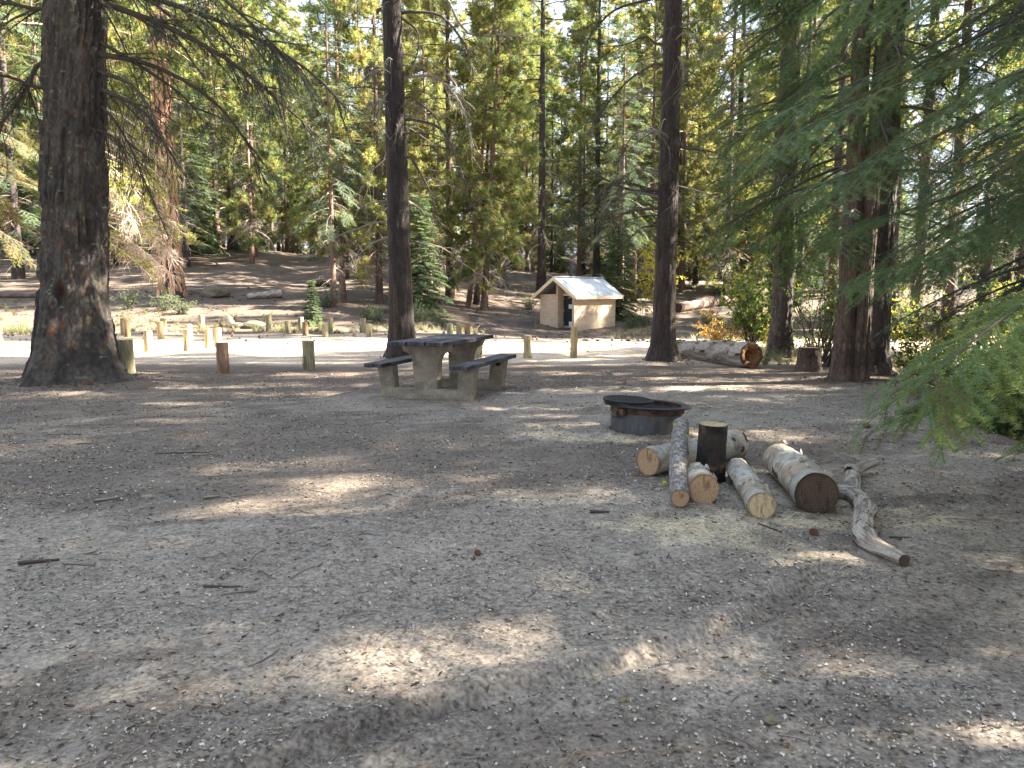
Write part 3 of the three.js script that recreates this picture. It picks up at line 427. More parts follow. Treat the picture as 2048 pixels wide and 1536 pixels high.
// fir close at the right whose boughs hang into the view
bankFir('overhanging_fir', 'green fir whose boughs with distinct needles hang over the right of the clearing', 4.35, -4.7, [[0, 0, 17, 0.17, 0, 0]], 61, (rng, wood, crown, part) => {
  const SPRAY = [[0.2, 0.3, 0.08], [0.16, 0.27, 0.085], [0.25, 0.33, 0.08]];
  const near = (pts, branchlet = 0.42, o = {}) => { const q = curve(pts, 10), L = q.reduce((a, p, i) => a + (i ? p.distanceTo(q[i - 1]) : 0), 0); part((w, c) => firBough(rng, w, c, q[0], V(1, 0, 0), L, { ...FIR_NEAR, pts: q, branchlet, stemR: 0.016, ...o })); };
  // [height at the trunk, tip x, tip height, tip z] of each bough, tip in the tree's own axes
  for (const [h, tx, ty, tz, br] of [[3.0, -2.95, 2.35, 0.15, 0.5], [2.75, -2.75, 2.12, 0.5, 0.45], [3.5, -2.2, 3.05, 0.3, 0.5], [3.2, -2.35, 2.75, -0.5, 0.5], [2.5, -2.3, 1.95, 0.05, 0.5], [2.2, -2.0, 1.7, -0.4, 0.5], [2.9, -1.9, 2.3, 0.7, 0.45], [2.4, -1.75, 1.95, 0.6, 0.45], [3.7, -2.1, 3.35, -0.7, 0.55], [4.0, -1.9, 3.5, 0.3, 0.55], [2.05, -1.85, 1.78, -0.9, 0.5], [3.4, -1.7, 2.75, -0.1, 0.5], [2.7, -1.5, 2.2, -0.6, 0.5], [3.3, -2.75, 2.62, -0.25, 0.5], [2.95, -2.5, 2.2, 0.25, 0.5], [3.9, -2.45, 3.2, 0.05, 0.55], [4.2, -2.3, 3.6, -0.4, 0.55], [2.35, -2.15, 1.85, 0.35, 0.5], [3.1, -2.1, 2.55, 0.85, 0.45], [3.6, -1.6, 3.0, 0.8, 0.45]])
    near([[0, h, 0], [tx * 0.35, h + 0.08 + 0.24 * (rng() - 0.5), tz * 0.3 + 0.3 * (rng() - 0.5)], [tx * 0.7, mix(h, ty, 0.5) + 0.2 * (rng() - 0.5), tz * 0.7 + 0.3 * (rng() - 0.5)], [tx, ty - 0.12 * rng(), tz]], br * (0.85 + 0.3 * rng()), { gap: 0.2 * rng(), hang: 0.2 + 0.6 * rng() });
  near([[0, 1.85, 0], [-1.1, 1.74, 0.6], [-1.8, 1.54, 1.0], [-2.2, 1.36, 1.2], [-2.55, 1.12, 1.32]], 0.42, { hang: 0.7, step: 0.045, cols: SPRAY });
  near([[0, 1.7, 0], [-1.0, 1.58, 0.5], [-1.65, 1.38, 0.85], [-2.1, 1.16, 1.05], [-2.4, 0.98, 1.15]], 0.38, { hang: 0.6, step: 0.045, cols: SPRAY });
  near([[0, 2.0, 0], [-0.9, 1.88, 0.5], [-1.6, 1.66, 0.95], [-2.0, 1.48, 1.15]], 0.4, { hang: 0.7, step: 0.05, cols: SPRAY });
  near([[0, 1.2, 0], [-1.0, 1.12, 0.8], [-1.7, 1.0, 1.25], [-2.08, 0.88, 1.42]], 0.22, { hang: 0.5 });
  
  for (let i = 0; i < 24; i++) { const a = rng() * 4 - 1.6, y = 1.2 + 3.5 * rng(); firBough(rng, wood, crown, V(0, y, 0), V(Math.cos(a), 0, Math.sin(a)), 1.7 + rng(), FIR_MID); }
  for (let i = 0; i < 20; i++) { const a = rng() * 6.28, y = 4.3 + 2.5 * rng(); firBough(rng, wood, crown, V(0, y, 0), V(Math.cos(a), 0.1, Math.sin(a)), 1.7 + 0.8 * rng(), FIR_MID); }
  topOf(rng, wood, crown, 6.5, 16.5, 2.4, 46);
}, { bark: M.firBark });
bankFir('creek_fir', 'fir with blue-green boughs down the bank at the right', 8.3, -10.2, [[0, 0, 22, 0.2, 0, 0]], 63, (rng, wood, crown) => {
  for (let i = 0; i < 58; i++) { const y = 0.9 + 6.5 * i / 58, a = i % 4 ? Math.PI + (rng() - 0.5) * 2.4 : rng() * 6.28; firBough(rng, wood, crown, V(0, y, 0), V(Math.cos(a), 0.08, Math.sin(a)), 2 + 1.3 * rng(), { ...FIR_MID, cols: [[0.035, 0.085, 0.06], [0.04, 0.08, 0.045]] }); }
  topOf(rng, wood, crown, 7.5, 21.5, 3.4, 56);
}, { bark: M.firBark });

// pines on the left: sunlit boughs behind the old fir
{ const rng = rngOf(91), x0 = -14.2, z0 = -25.2, t = thing('sunlit_pine', 'pine with sunlit yellow-green brushes and a mass of bleached dead twigs behind the old fir', 'tree', [x0, terr(x0, z0), z0]);
  mesh('trunk', trunkGeo(24, 0.3, 0.03, { sides: 30, rows: 40, seed: 5 }), M.redBark, t);
  const wood = new GB(true), dead = new GB(true), crown = new GB(false, true);
  for (let i = 0; i < 34; i++) {
    const low = i < 17, y = low ? 3.1 + rng() * 4.5 : 7 + rng() * 15, a = low ? -0.15 + (rng() - 0.5) * 1.5 : rng() * 6.28, L = low ? 2.6 + rng() * 1.5 : 2.8 * (1 - (y - 7) / 20), pts = path(rng, V(0, y, 0), V(Math.cos(a), 0.1, Math.sin(a)), L, 8, low ? 0.9 : 0.3, 0.25);
    tube(dead, pts, taper(9, 0.035, 0.012), 5);
    for (let k = 0; k < 26; k++) { const e = along(pts, 0.3 + 0.7 * rng()), q = path(rng, e.p, e.d.clone().addScaledVector(onSphere(rng, _s), 0.9), 0.3 + 0.5 * rng(), 3, 0.1, 0.4); tube(wood, q, taper(4, 0.009, 0.005), 3); if (rng() < 0.85) for (let m = 0; m < 4; m++) { const w = along(q, 0.3 + 0.2 * m); tuft(rng, crown, w.p, w.d, 9, 0.17, 0.018, pick(rng, [[0.34, 0.34, 0.08], [0.29, 0.3, 0.075], [0.24, 0.26, 0.07]])); } }
    if (low) deadTwigs(rng, dead, pts, 0.007, 30, 0.7, 1.2);
  }
  for (let i = 0; i < 9; i++) { const y = 2.6 + rng() * 2.2, a = -0.2 + (rng() - 0.5) * 0.9, pts = path(rng, V(0, y + 0.6, 0), V(Math.cos(a), -0.05, Math.sin(a)), 3 + rng() * 0.9, 8, 0.9, 0.25); tube(dead, pts, taper(9, 0.035, 0.01), 5); for (let k = 0; k < 60; k++) { const e = along(pts, 0.45 + 0.55 * rng()), q = path(rng, e.p, onSphere(rng, V()).add(V(0, -0.7, 0)), 0.35 + 0.4 * rng(), 4, 0.9, 0.5); tube(dead, q, taper(5, 0.008, 0.004), 3); const f = along(q, 0.5); tube(dead, path(rng, f.p, f.d.clone().addScaledVector(onSphere(rng, _s), 0.9), 0.25, 3, 0.4, 0.5), taper(4, 0.006, 0.003), 3); } }
  mesh('branches', wood.build(), M.limbRed, t); mesh('dead_branches', dead.build(), stdMat({ color: new THREE.Color().setRGB(0.52, 0.43, 0.35) }), t); mesh('crown', crown.build(), M.leaf, t);
}
{ const rng = rngOf(93), x0 = -15.3, z0 = -22.2, t = thing('edge_fir', 'sunlit trunk with olive fir boughs at the bend of the dirt road', 'tree', [x0, terr(x0, z0), z0]);
  mesh('trunk', trunkGeo(25, 0.33, 0.03, { sides: 60, rows: 120, seed: 6, amp: 0.02, power: 1.6 }), M.redBark, t);
  const wood = new GB(true), crown = new GB(false, true);
  for (let i = 0; i < 34; i++) { const y = 2.6 + rng() * 7, a = rng() * 6.28; firBough(rng, wood, crown, V(0, y, 0), V(Math.cos(a), 0, Math.sin(a)), 1.8 + rng() * 0.9, { ...FIR_MID, cols: [[0.12, 0.12, 0.03], [0.1, 0.12, 0.035], [0.15, 0.11, 0.04]], nStep: 0.035, nLen: 0.06, nW: 0.02 }); }
  topOf(rng, wood, crown, 9.5, 24.5, 2.6, 34);
  mesh('branches', wood.build(), M.limb, t); mesh('crown', crown.build(), M.leaf, t);
}
{ // ponderosa with broad orange plates, set apart by dark furrows: the plates are pieces of their own
  const x0 = -16.61, z0 = -37.77, rng = rngOf(95), t = thing('plated_pine', 'massive old pine with broad orange-tan bark plates on the slope', 'tree', [x0, terr(x0, z0) - 0.05, z0]);
  mesh('trunk', trunkGeo(33, 0.56, 0.06, { sides: 48, rows: 120, amp: 0.02, fur: 14, seed: 9, flare: 0.28, power: 1.5 }), M.darkBark, t);
  const plates = [0, 1, 2].map((k) => { const r = rngOf(300 + k), s = new THREE.Shape(), n = 9; for (let i = 0; i < n; i++) { const a = i / n * 6.283, q = 0.8 + 0.35 * r(); s[i ? 'lineTo' : 'moveTo'](Math.cos(a) * 0.115 * q, Math.sin(a) * 0.24 * q); } return new THREE.ExtrudeGeometry(s, { depth: 0.03, bevelEnabled: true, bevelSize: 0.012, bevelThickness: 0.012, bevelSegments: 1 }); });
  const pm = [S3(178, 132, 104), S3(160, 116, 92), S3(190, 146, 116)].map((c) => stdMat({ color: new THREE.Color().setRGB(...c.map((v) => Math.pow(v, 2.2))), bumpMap: rep(barkBump, 3, 3), bumpScale: 0.02 }));
  for (let row = 0; row < 26; row++) for (let k = 0; k < 11; k++) { const y = 0.12 + row * 0.46 + (k % 2) * 0.23 + (rng() - 0.5) * 0.1, a = (k + 0.15 * rng()) / 11 * 6.283, r = mix(0.56, 0.06, Math.pow(y / 33, 0.9)) * (1 + 0.28 * Math.exp(-y / 0.6)); const p = mesh('bark_plate', plates[(row + k) % 3], pm[Math.floor(rng() * 3)], t); p.position.set(Math.cos(a) * (r - 0.025), y, Math.sin(a) * (r - 0.025)); p.rotation.set(0, Math.PI / 2 - a, 0); p.scale.set(1.12 * (0.85 + 0.3 * rng()) * r / 0.58, 0.85 + 0.3 * rng(), 1); }
  const s = pineShape(97, pineOpt({ H: 33, h0: 8.5, r: 0.5, Lmax: 4.6, limbs: 90, dead: 20, deadFrom: 4 }));
  mesh('branches', s.wood, M.limbRed, t); mesh('dead_branches', s.dead, M.limbGrey, t); mesh('crown', s.crown, M.leaf, t);
}
// young firs
const young = firShape(24, { H: 5.4, h0: 0.25, r: 0.06, Lmax: 1.4, limbs: 170, bough: { ...FIR_FAR, step: 0.055, branchlet: 0.42, nStep: 0.035, nLen: 0.085, nW: 0.036, subStep: 0.1, bare: 0.06, droop: 0.45, cols: [[0.09, 0.15, 0.04], [0.07, 0.13, 0.045], [0.11, 0.16, 0.045]] } });
const y1 = treeFrom('young_fir', 'young bright green fir close behind the scarred dark trunk', 'tree', null, young, [M.darkBark, M.limb], [-4.2, terr(-4.2, -35.5), -35.5], 0.4);
copyOf(y1, 'little fir sapling among the far bollards', [-7.93, terr(-7.93, -30.6), -30.6], 2, 0.33);
copyOf(y1, 'blue-green young fir close behind the hut', [5.6, terr(5.6, -41), -41], 1.1, 0.95);
// ---------- the woods beyond the road ----------
{
  const rng = rngOf(501), spots = [];
  const put = (k, x, z, s, label, lean) => { const o = forest(k, x, z, rng() * 6.28, s); if (label) { o.userData.label = label; delete o.userData.group; } if (lean) { o.rotation.order = 'ZYX'; o.rotation.z = lean; } spots.push([x, z]); };
  for (const k in KIND) forest(k, { pineA: -40, pineB: -44, pineC: -36, pineD: -47, firA: -50, firB: -43, firC: -53, firD: -39 }[k], -72, 1);   // the first of each kind carries the shared label
  for (const [k, x, z, s, label, lean] of [['firA', -27.97, -43.94, 1.1, 'dark fir on the slope above the thin fallen trunk'], ['pineA', -28.79, -48.32, 0.9], ['firC', -23.08, -61, 1.1], ['pineB', -21.63, -60.5, 1.35, 'thickest dark pine on the crest beside the trail gully'], ['firC', -18.35, -55.5, 0.95, 'slender fir at the edge of the trail gully'], ['pineB', -22.5, -70, 0.9], ['pineC', -20, -69, 0.9], ['pineC', -16.7, -66, 0.8], ['firC', -8.34, -36.1, 0.66, 'thin fir with bare twigs next to a red-brown pine above the sapling'], ['pineA', -8.2, -37.4, 0.75, 'red-brown pine next to the thin bare-twigged fir above the sapling'], ['pineA', -10.9, -57, 0.95], ['pineD', -6.5, -37.9, 0.72], ['firC', -6.1, -39.3, 0.72], ['pineC', -4.8, -45.5, 0.8], ['pineD', -3.36, -41.9, 0.9], ['pineC', -4.6, -49.4, 0.8], ['pineC', -2.26, -40.1, 0.85, 'thinnest of three leaning pines on the slope beside the hut', -0.08], ['pineB', -1.91, -41.5, 0.6, 'dark leaning pine between two other leaning pines beside the hut', -0.08], ['pineA', -1.45, -39.9, 0.8, 'stoutest of three leaning pines on the slope beside the hut', -0.06], ['pineB', 1.91, -50, 1.05, 'straight dark pine standing directly behind the hut'], ['pineD', -0.84, -61.9, 0.95], ['pineA', 5, -58, 0.85], ['firA', 6.2, -57, 1.05], ['firC', 6.3, -44.6, 0.7, 'thin pale fir near the back corner of the hut'], ['firC', 7.6, -48, 0.6], ['pineA', 9.3, -51.9, 0.75], ['pineB', 15.5, -68, 0.8], ['pineC', 14.2, -67, 0.8], ['firB', 12.2, -57, 0.8], ['pineD', 10.9, -61, 0.9], ['pineB', 14.6, -27.8, 0.9], ['firA', 11.6, -28, 0.8], ['pineB', 16.2, -28.6, 0.95], ['firB', 3.4, -66, 0.9], ['firB', -13.4, -63, 0.8], ['firA', -33, -52, 1], ['pineD', -30, -36, 0.85], ['firB', -25.5, -50, 0.75], ['pineD', 14, -50.5, 0.95], ['firA', 18, -48.5, 0.95], ['pineD', 22, -51.5, 1.05], ['pineA', 12, -54.8, 1], ['firA', 26, -54, 1.1]]) put(k, x, z, s, label, lean);
  const kinds = ['pineA', 'pineA', 'pineD', 'pineD', 'pineB', 'pineC', 'firA', 'firA', 'firB', 'firC'];
  let tries = 0, n = 0;
  while (n < 245 && tries++ < 6000) {
    const D = 46 + 95 * Math.pow(rng(), 1.1), q = -0.85 + rng() * 1.28, x = q * D, z = -D, gap = D < 70 ? 3.4 : 3;
    if (Math.abs(q + 0.27) < 0.05 && D < 76) continue;
    if (q > -0.07 && q < 0.13 && D < 63) continue;
    if (q > 0.12 && q < 0.42 && D < 52) continue;
    if (spots.some(([a, b]) => (a - x) ** 2 + (b - z) ** 2 < gap * gap)) continue;
    put(pick(rng, kinds), x, z, 0.8 + 0.4 * rng()); n++;
  }
  n = 0;   // understorey of young firs under the tall trees
  while (n < 170 && tries++ < 12000) {
    const D = 54 + 60 * Math.pow(rng(), 1.3), q = (rng() * 2 - 1) * 0.8, x = q * D, z = -D;
    if ((Math.abs(q + 0.27) < 0.04 && D < 74) || (q > -0.07 && q < 0.13 && D < 64) || spots.some(([a, b]) => (a - x) ** 2 + (b - z) ** 2 < 2.2)) continue;
    put('firD', x, z, 0.7 + 0.7 * rng()); n++;
  }
}
// trees outside the view, up the slope towards the sun, whose shade lies on the clearing
const SHADE = [['pineB', 23.7, -8.4, 1.12], ['firA', 30.2, -39.0, 1.13], ['pineB', 45.5, -37.3, 1.19], ['pineB', 25.9, -19.8, 1.03], ['pineB', 31.9, -13.9, 1.24], ['pineB', 34.5, -36.7, 1.01], ['firA', 24.5, -40.1, 1.24], ['pineB', 27.9, -8.7, 1.2], ['firA', 25.3, -30.7, 0.85], ['pineB', 22.8, -18.5, 1.18], ['pineB', 30.1, -10.9, 1.23], ['firA', 11.7, -12.1, 1.04], ['pineB', 22.9, -34.8, 0.84], ['pineB', 33.1, -41.7, 1.18], ['firA', 12.5, -16.2, 1.19], ['firA', 16.6, -10.3, 1.24], ['firA', 37.6, -35.8, 1.18], ['firA', 11.5, -3.0, 1.22], ['firA', 14.5, -6.2, 1.15], ['firA', 19.5, -5.2, 1.2], ['firA', 14.6, -1.2, 1.05], ['firA', 22.5, -3.2, 1.2], ['firA', 20, -40.8, 1], ['firA', 13.5, -39.8, 1.1], ['firA', 9.9, -5.9, 0.9], ['firA', 8.6, -3.3, 0.85], ['firA', 28, -43.8, 1.2], ['firA', 36.5, -45, 1.25]];
{
  const rng = rngOf(733);
  // and the woods that close round the clearing behind the camera
  for (const [k, x, z, s] of [['pineB', 9, 3.5, 1], ['firA', -9.5, 3, 1.1], ['pineB', -13, -3, 1.05], ['firA', -14.5, -8.5, 1], ['pineB', -1, 11, 1.1], ['firA', 8.5, 11, 1.1], ['firA', -7, 11.5, 1.1], ['pineB', -15, 5, 1.1], ['firA', -19, -3, 1.1], ['firA', 14, 8, 1.1], ['pineB', 3, 17, 1.1], ['firA', -12.5, 15, 1.15], ['pineB', -18.5, -13, 1.05], ['firA', -21, 9, 1.1], ['pineB', 12, 18, 1.1], ['firA', -3, 20, 1.15]]) SHADE.push([k, x, z, s]);
  const pinesOut = { pineB: 'tall pine standing round the clearing outside the view', firA: 'tall fir standing round the clearing outside the view' }, made = {};
  for (const [k, x, z, s] of SHADE) { const y = terr(x, z) - 0.05; if (!made[k]) { made[k] = treeFrom(k === 'firA' ? 'surrounding_fir' : 'surrounding_pine', pinesOut[k], 'tree', k === 'firA' ? 'firs round the clearing' : 'pines round the clearing', shapes[k], [KIND[k][2], KIND[k][3]], [x, y, z], rng() * 6, s); } else copyOf(made[k], null, [x, y, z], rng() * 6, s); }
}
// ---------- things of the clearing ----------
const C3 = (c) => new THREE.Color().setRGB(...c);
const lin = (r, g, b) => C3(S3(r, g, b).map((v) => Math.pow(v, 2.2)));
const box = (w, h, d, x = 0, y = 0, z = 0) => { const g = new THREE.BoxGeometry(w, h, d); g.translate(x, y, z); return g; };
// box with chamfered long edges, seeded unevenness
function slab(w, h, d, b = 0.008) { const s = new THREE.Shape(); s.moveTo(-w / 2 + b, -h / 2 + b); s.lineTo(w / 2 - b, -h / 2 + b); s.lineTo(w / 2 - b, h / 2 - b); s.lineTo(-w / 2 + b, h / 2 - b); s.closePath(); const g = new THREE.ExtrudeGeometry(s, { depth: d - 2 * b, bevelEnabled: true, bevelSize: b, bevelThickness: b, bevelSegments: 2 }); g.translate(0, 0, -d / 2 + b); return g; }
const concreteT = tex(256, 256, (u, v) => { const n = fbm(u * 8, v * 8, 4, 8, 8), f = vn(u * 90, v * 90, 90, 90), st = ss(0.52, 0.75, fbm(u * 5 + 3, v * 5, 4, 5, 5)); const k = 0.74 + 0.3 * (n - 0.5) + 0.14 * (f - 0.5); return mix3([k * 0.93, k * 0.9, k * 0.82], [k * 0.8, k * 0.77, k * 0.68], st); }, true);
const concreteB = tex(256, 256, (u, v) => 0.5 * fbm(u * 20, v * 20, 3, 20, 20) + 0.5 * vn(u * 100, v * 100, 100, 100));
const plankT = tex(256, 512, (u, v) => { const g = fbm(u * 40, v * 4, 4, 40, 4), w = fbm(u * 5, v * 7, 3, 5, 7); const k = 0.62 + 0.8 * (g - 0.5) + 0.6 * (w - 0.5); return [k, k * 0.98, k * 1.0]; }, true);
const plankB = tex(256, 512, (u, v) => fbm(u * 50, v * 5, 3, 50, 5));
const M_CONC = stdMat({ map: concreteT, bumpMap: concreteB, bumpScale: 0.006, color: lin(198, 190, 184) });
const M_PLANK = stdMat({ map: rep(plankT, 3, 1), bumpMap: rep(plankB, 3, 1), bumpScale: 0.006, color: lin(116, 110, 118), roughness: 0.72 });
{ // picnic table
  const t = thing('picnic_table', 'picnic table with dark plank top and benches on concrete supports', 'picnic table', [-1, terr(-1, -11.5) - 0.02, -11.49], -0.305);
  const s = new THREE.Shape(), P = [[-0.68, 0], [0.68, 0], [0.745, 0.47], [0.515, 0.47], [0.49, 0.15], [0.165, 0.15], [0.19, 0.56]];
  s.moveTo(...P[0]); for (const p of P.slice(1)) s.lineTo(...p);
  s.quadraticCurveTo(0.22, 0.68, 0.33, 0.69); s.lineTo(0.36, 0.78); s.lineTo(-0.36, 0.78); s.lineTo(-0.33, 0.69); s.quadraticCurveTo(-0.22, 0.68, -0.19, 0.56);
  for (const [x, y] of P.slice(2).reverse()) s.lineTo(-x, y);
  s.closePath();
  const fg = new THREE.ExtrudeGeometry(s, { depth: 0.15, bevelEnabled: true, bevelSize: 0.008, bevelThickness: 0.008, bevelSegments: 2, curveSegments: 8 }); fg.translate(0, 0, -0.075);
  for (const z of [0.667, -0.667]) mesh('concrete_support', fg, M_CONC, t).position.z = z;
  const rng = rngOf(5);
  for (const [x, y, w, h] of [[-0.278, 0.81, 0.258, 0.055], [0, 0.812, 0.258, 0.055], [0.278, 0.808, 0.258, 0.055]]) { const m = mesh('table_plank', slab(w, h, 2.12 + 0.02 * rng(), 0.007), M_PLANK, t); m.position.set(x, y, 0.02 * (rng() - 0.5)); }
  for (const x of [-0.64, 0.64]) { const m = mesh('bench_plank', slab(0.275, 0.055, 2.2, 0.007), M_PLANK, t); m.position.set(x, 0.5, 0); }
  const bm = stdMat({ color: lin(40, 38, 38), metalness: 0.6, roughness: 0.6 });
  for (const z of [0.58, -0.58]) for (const x of [-0.12, 0.64, -0.64]) mesh('bracket', box(0.07, 0.07, 0.02), bm, t).position.set(x, x > -0.2 && x < 0.2 ? 0.7 : 0.42, z * (1 - 0.002));
}
// ---- logs ----
const ringT = (a, b, seed, dark) => tex(256, 256, (u, v) => { const x = u - 0.5 + 0.03 * (fbm(u * 4 + seed, v * 4, 2) - 0.5), y = v - 0.47, r = Math.hypot(x, y) * 2, an = Math.atan2(y, x), n = fbm(u * 30 + seed, v * 30, 3); let k = mix3(a, b, 0.5 + 0.55 * Math.sin(r * 52 + 3 * fbm(u * 6, v * 6, 2)) * (0.4 + 0.6 * vn(r * 9, seed)) + 1.1 * (n - 0.5) + 0.25 * Math.sin((u * 0.8 + v * 0.5) * 190)); k = mix3(k, dark, ss(0.5, 0.8, fbm(u * 3 + seed * 3, v * 12 + seed, 5)) * 0.6); const w = an * 2.5 + seed + 1.6 * (fbm(u * 7, v * 7, 3) - 0.5), crack = Math.abs(Math.sin(w)) < 0.05 * ss(0.05, 0.3, r) * (1.1 - r) * (Math.sin(w * 0.4 + seed * 2) > -0.2 ? 1 : 0) ? 1 : 0; k = mix3(k, dark, 0.5 * ss(0.82, 0.97, r)); return mix3(k, dark, crack * 0.85).map((q) => q * (0.85 + 0.3 * vn(u * 120, v * 120))); }, true);
const aspenT = tex(512, 512, (u, v) => { let k = mix3(S3(178, 174, 162), S3(148, 143, 132), ss(0.3, 0.7, fbm(u * 5, v * 6, 4, 5, 6))); k = mix3(k, S3(160, 136, 108), ss(0.52, 0.72, fbm(u * 4 + 2, v * 3 + 7, 4, 4, 3)) * 0.6); k = mix3(k, S3(96, 82, 70), ss(0.74, 0.84, fbm(u * 5 + 1, v * 34 + 5, 3, 5, 34)) * 0.6); const kx = vn(u * 7 + 3, v * 9 + 1, 7, 9), kf = fbm(u * 26, v * 22, 3, 26, 22); k = mix3(k, S3(58, 46, 38), ss(0.8, 0.9, kx + 0.4 * (kf - 0.5))); k = mix3(k, S3(120, 104, 88), ss(0.55, 0.7, fbm(u * 16 + 9, v * 30, 4, 16, 30)) * 0.55); return k.map((q) => q * (0.9 + 0.2 * vn(u * 150, v * 150, 150, 150))); }, true);
const aspenB = tex(512, 512, (u, v) => clamp(0.5 + 0.5 * (fbm(u * 3 + 1, v * 26 + 5, 3, 3, 26) - 0.5) + 0.5 * (fbm(u * 24, v * 24, 3, 24, 24) - 0.5)));
const charT = tex(512, 512, (u, v) => { const n = fbm(u * 8, v * 5, 4, 8, 5); let k = mix3(S3(26, 22, 20), S3(46, 36, 30), ss(0.35, 0.65, n)); k = mix3(k, S3(96, 72, 52), ss(0.6, 0.72, fbm(u * 5 + 4, v * 3 + 2, 4, 5, 3)) * 0.75); return k.map((q) => q * (0.8 + 0.4 * fbm(u * 60, v * 20, 2, 60, 20))); }, true);
const lichenT = tex(512, 512, (u, v) => { const n = fbm(u * 14, v * 14, 4, 14, 14), f = fbm(u * 50, v * 50, 2, 50, 50); let k = mix3(S3(112, 104, 98), S3(152, 148, 142), ss(0.4, 0.62, n)); k = mix3(k, S3(92, 74, 64), ss(0.62, 0.72, fbm(u * 20 + 3, v * 20, 3, 20, 20))); return k.map((q) => q * (0.75 + 0.5 * f)); }, true);
const greyT = tex(256, 512, (u, v) => { const g = fbm(u * 22, v * 5, 4, 22, 5); let k = mix3(S3(168, 158, 146), S3(124, 112, 102), ss(0.35, 0.7, g)); k = mix3(k, S3(86, 70, 58), ss(0.6, 0.74, fbm(u * 9 + 2, v * 7 + 3, 4, 9, 7)) * 0.8); k = mix3(k, S3(44, 37, 32), ss(0.8, 0.86, fbm(u * 30 + 5 + 0.6 * vn(v * 12, u * 3, 12, 3), v * 3, 2, 30, 3)) * 0.9); return k.map((q) => q * (0.85 + 0.3 * vn(u * 90, v * 60, 90, 60))); }, true);
const greyB = tex(256, 512, (u, v) => fbm(u * 26, v * 6, 4, 26, 6));
const logMat = (m, b, ru, rv, bs) => stdMat({ map: rep(m, ru, rv), bumpMap: rep(b, ru, rv), bumpScale: bs });
const M_ASPEN = logMat(aspenT, aspenB, 1, 1.2, 0.012), M_CHAR = logMat(charT, barkBump, 1, 2, 0.015), M_LICHEN = logMat(lichenT, barkBump, 2, 4, 0.014), M_GREY = logMat(greyT, greyB, 1, 1.5, 0.012), M_BARKLOG = logMat(T_PINE, barkBump, 1, 1, 0.02);
const F_ORANGE = stdMat({ map: ringT(S3(176, 148, 116), S3(148, 117, 86), 1, S3(96, 72, 53)) }), F_PALE = stdMat({ map: ringT(S3(192, 174, 138), S3(164, 142, 106), 2, S3(92, 74, 54)) }), F_DARK = stdMat({ map: ringT(S3(84, 66, 50), S3(62, 48, 38), 3, S3(34, 27, 22)) }), F_ROT = stdMat({ map: ringT(S3(146, 104, 66), S3(110, 76, 48), 4, S3(30, 23, 19)) });
function logParts(parent, pts, radii, barkM, faces, { sides = 30, seed = 1, rough = 0.075, knots = [] } = {}) {
  const gb = new GB(true), rng = rngOf(seed), rings = [], n = pts.length; let nrm = null, len = 0;
  for (let i = 0; i < n; i++) {
    const t = V().subVectors(pts[Math.min(i + 1, n - 1)], pts[Math.max(i - 1, 0)]).normalize();
    if (!nrm) nrm = Math.abs(t.y) > 0.8 ? V(1, 0, 0) : V(0, 1, 0);
    nrm.addScaledVector(t, -nrm.dot(t)).normalize(); const bi = V().crossVectors(t, nrm), row = []; if (i) len += pts[i].distanceTo(pts[i - 1]);
    for (let k = 0; k <= sides; k++) {
      const u = k / sides, a = u * 6.28319; let r = radii[i] * (1 + rough * 2 * (fbm(u * 6 + seed * 3, len * 4 + seed, 3, 6, 0) - 0.5) + rough * 0.7 * (vn(u * 24, len * 30, 24, 0) - 0.5));
      for (const [ku, kl, kh, kr] of knots) { let du = Math.abs(u - ku); du = Math.min(du, 1 - du) * 6.28 * radii[i]; r += kh * Math.exp(-(du * du + (len - kl) ** 2) / (kr * kr)); }
      row.push(V().copy(pts[i]).addScaledVector(nrm, Math.cos(a) * r).addScaledVector(bi, Math.sin(a) * r));
    }
    rings.push({ row, len, t, c: pts[i] });
  }
  const idx = rings.map(({ row, len: l }) => row.map((p, k) => gb.v(p.x, p.y, p.z, null, 0, 1, 0, k / sides, l)));
  for (let i = 0; i + 1 < n; i++) for (let k = 0; k < sides; k++) { gb.tri(idx[i][k], idx[i][k + 1], idx[i + 1][k]); gb.tri(idx[i][k + 1], idx[i + 1][k + 1], idx[i + 1][k]); }
  const g = gb.build(); g.computeVertexNormals(); { const q = g.attributes.normal; for (const r of idx) { const a = r[0], b = r[sides], x = q.getX(a) + q.getX(b), y = q.getY(a) + q.getY(b), z = q.getZ(a) + q.getZ(b), l = Math.hypot(x, y, z) || 1; q.setXYZ(a, x / l, y / l, z / l); q.setXYZ(b, x / l, y / l, z / l); } }
  mesh('bark', g, barkM, parent);
  [[0, -1], [n - 1, 1]].forEach(([at, s], e) => {
    if (!faces[e]) return;
    const f = new GB(true), { row, t, c } = rings[at], d = t.clone().multiplyScalar(s), m = f.v(c.x, c.y, c.z, null, d.x, d.y, d.z, 0.5, 0.5), R = [[], []], r = radii[at] * 1.15;
    [0.6, 0.985].forEach((q, j) => row.forEach((p, k) => { const w = V().copy(c).lerp(p, q).addScaledVector(d, 0.006 * (j ? 0 : 1) * rng() + (j ? 0.001 : 0.003)), a = k / sides * 6.28319; R[j].push(f.v(w.x, w.y, w.z, null, d.x, d.y, d.z, 0.5 + Math.cos(a) * q * 0.5, 0.5 + Math.sin(a) * q * 0.5)); }));
    for (let k = 0; k < sides; k++) { const o = s > 0 ? [0, 1] : [1, 0]; f.tri(m, R[0][k + o[0]], R[0][k + o[1]]); f.tri(R[0][k + o[0]], R[1][k + o[0]], R[0][k + o[1]]); f.tri(R[0][k + o[1]], R[1][k + o[0]], R[1][k + o[1]]); }
    const fg = f.build(); mesh('cut_face', fg, faces[e], parent);
  });
}
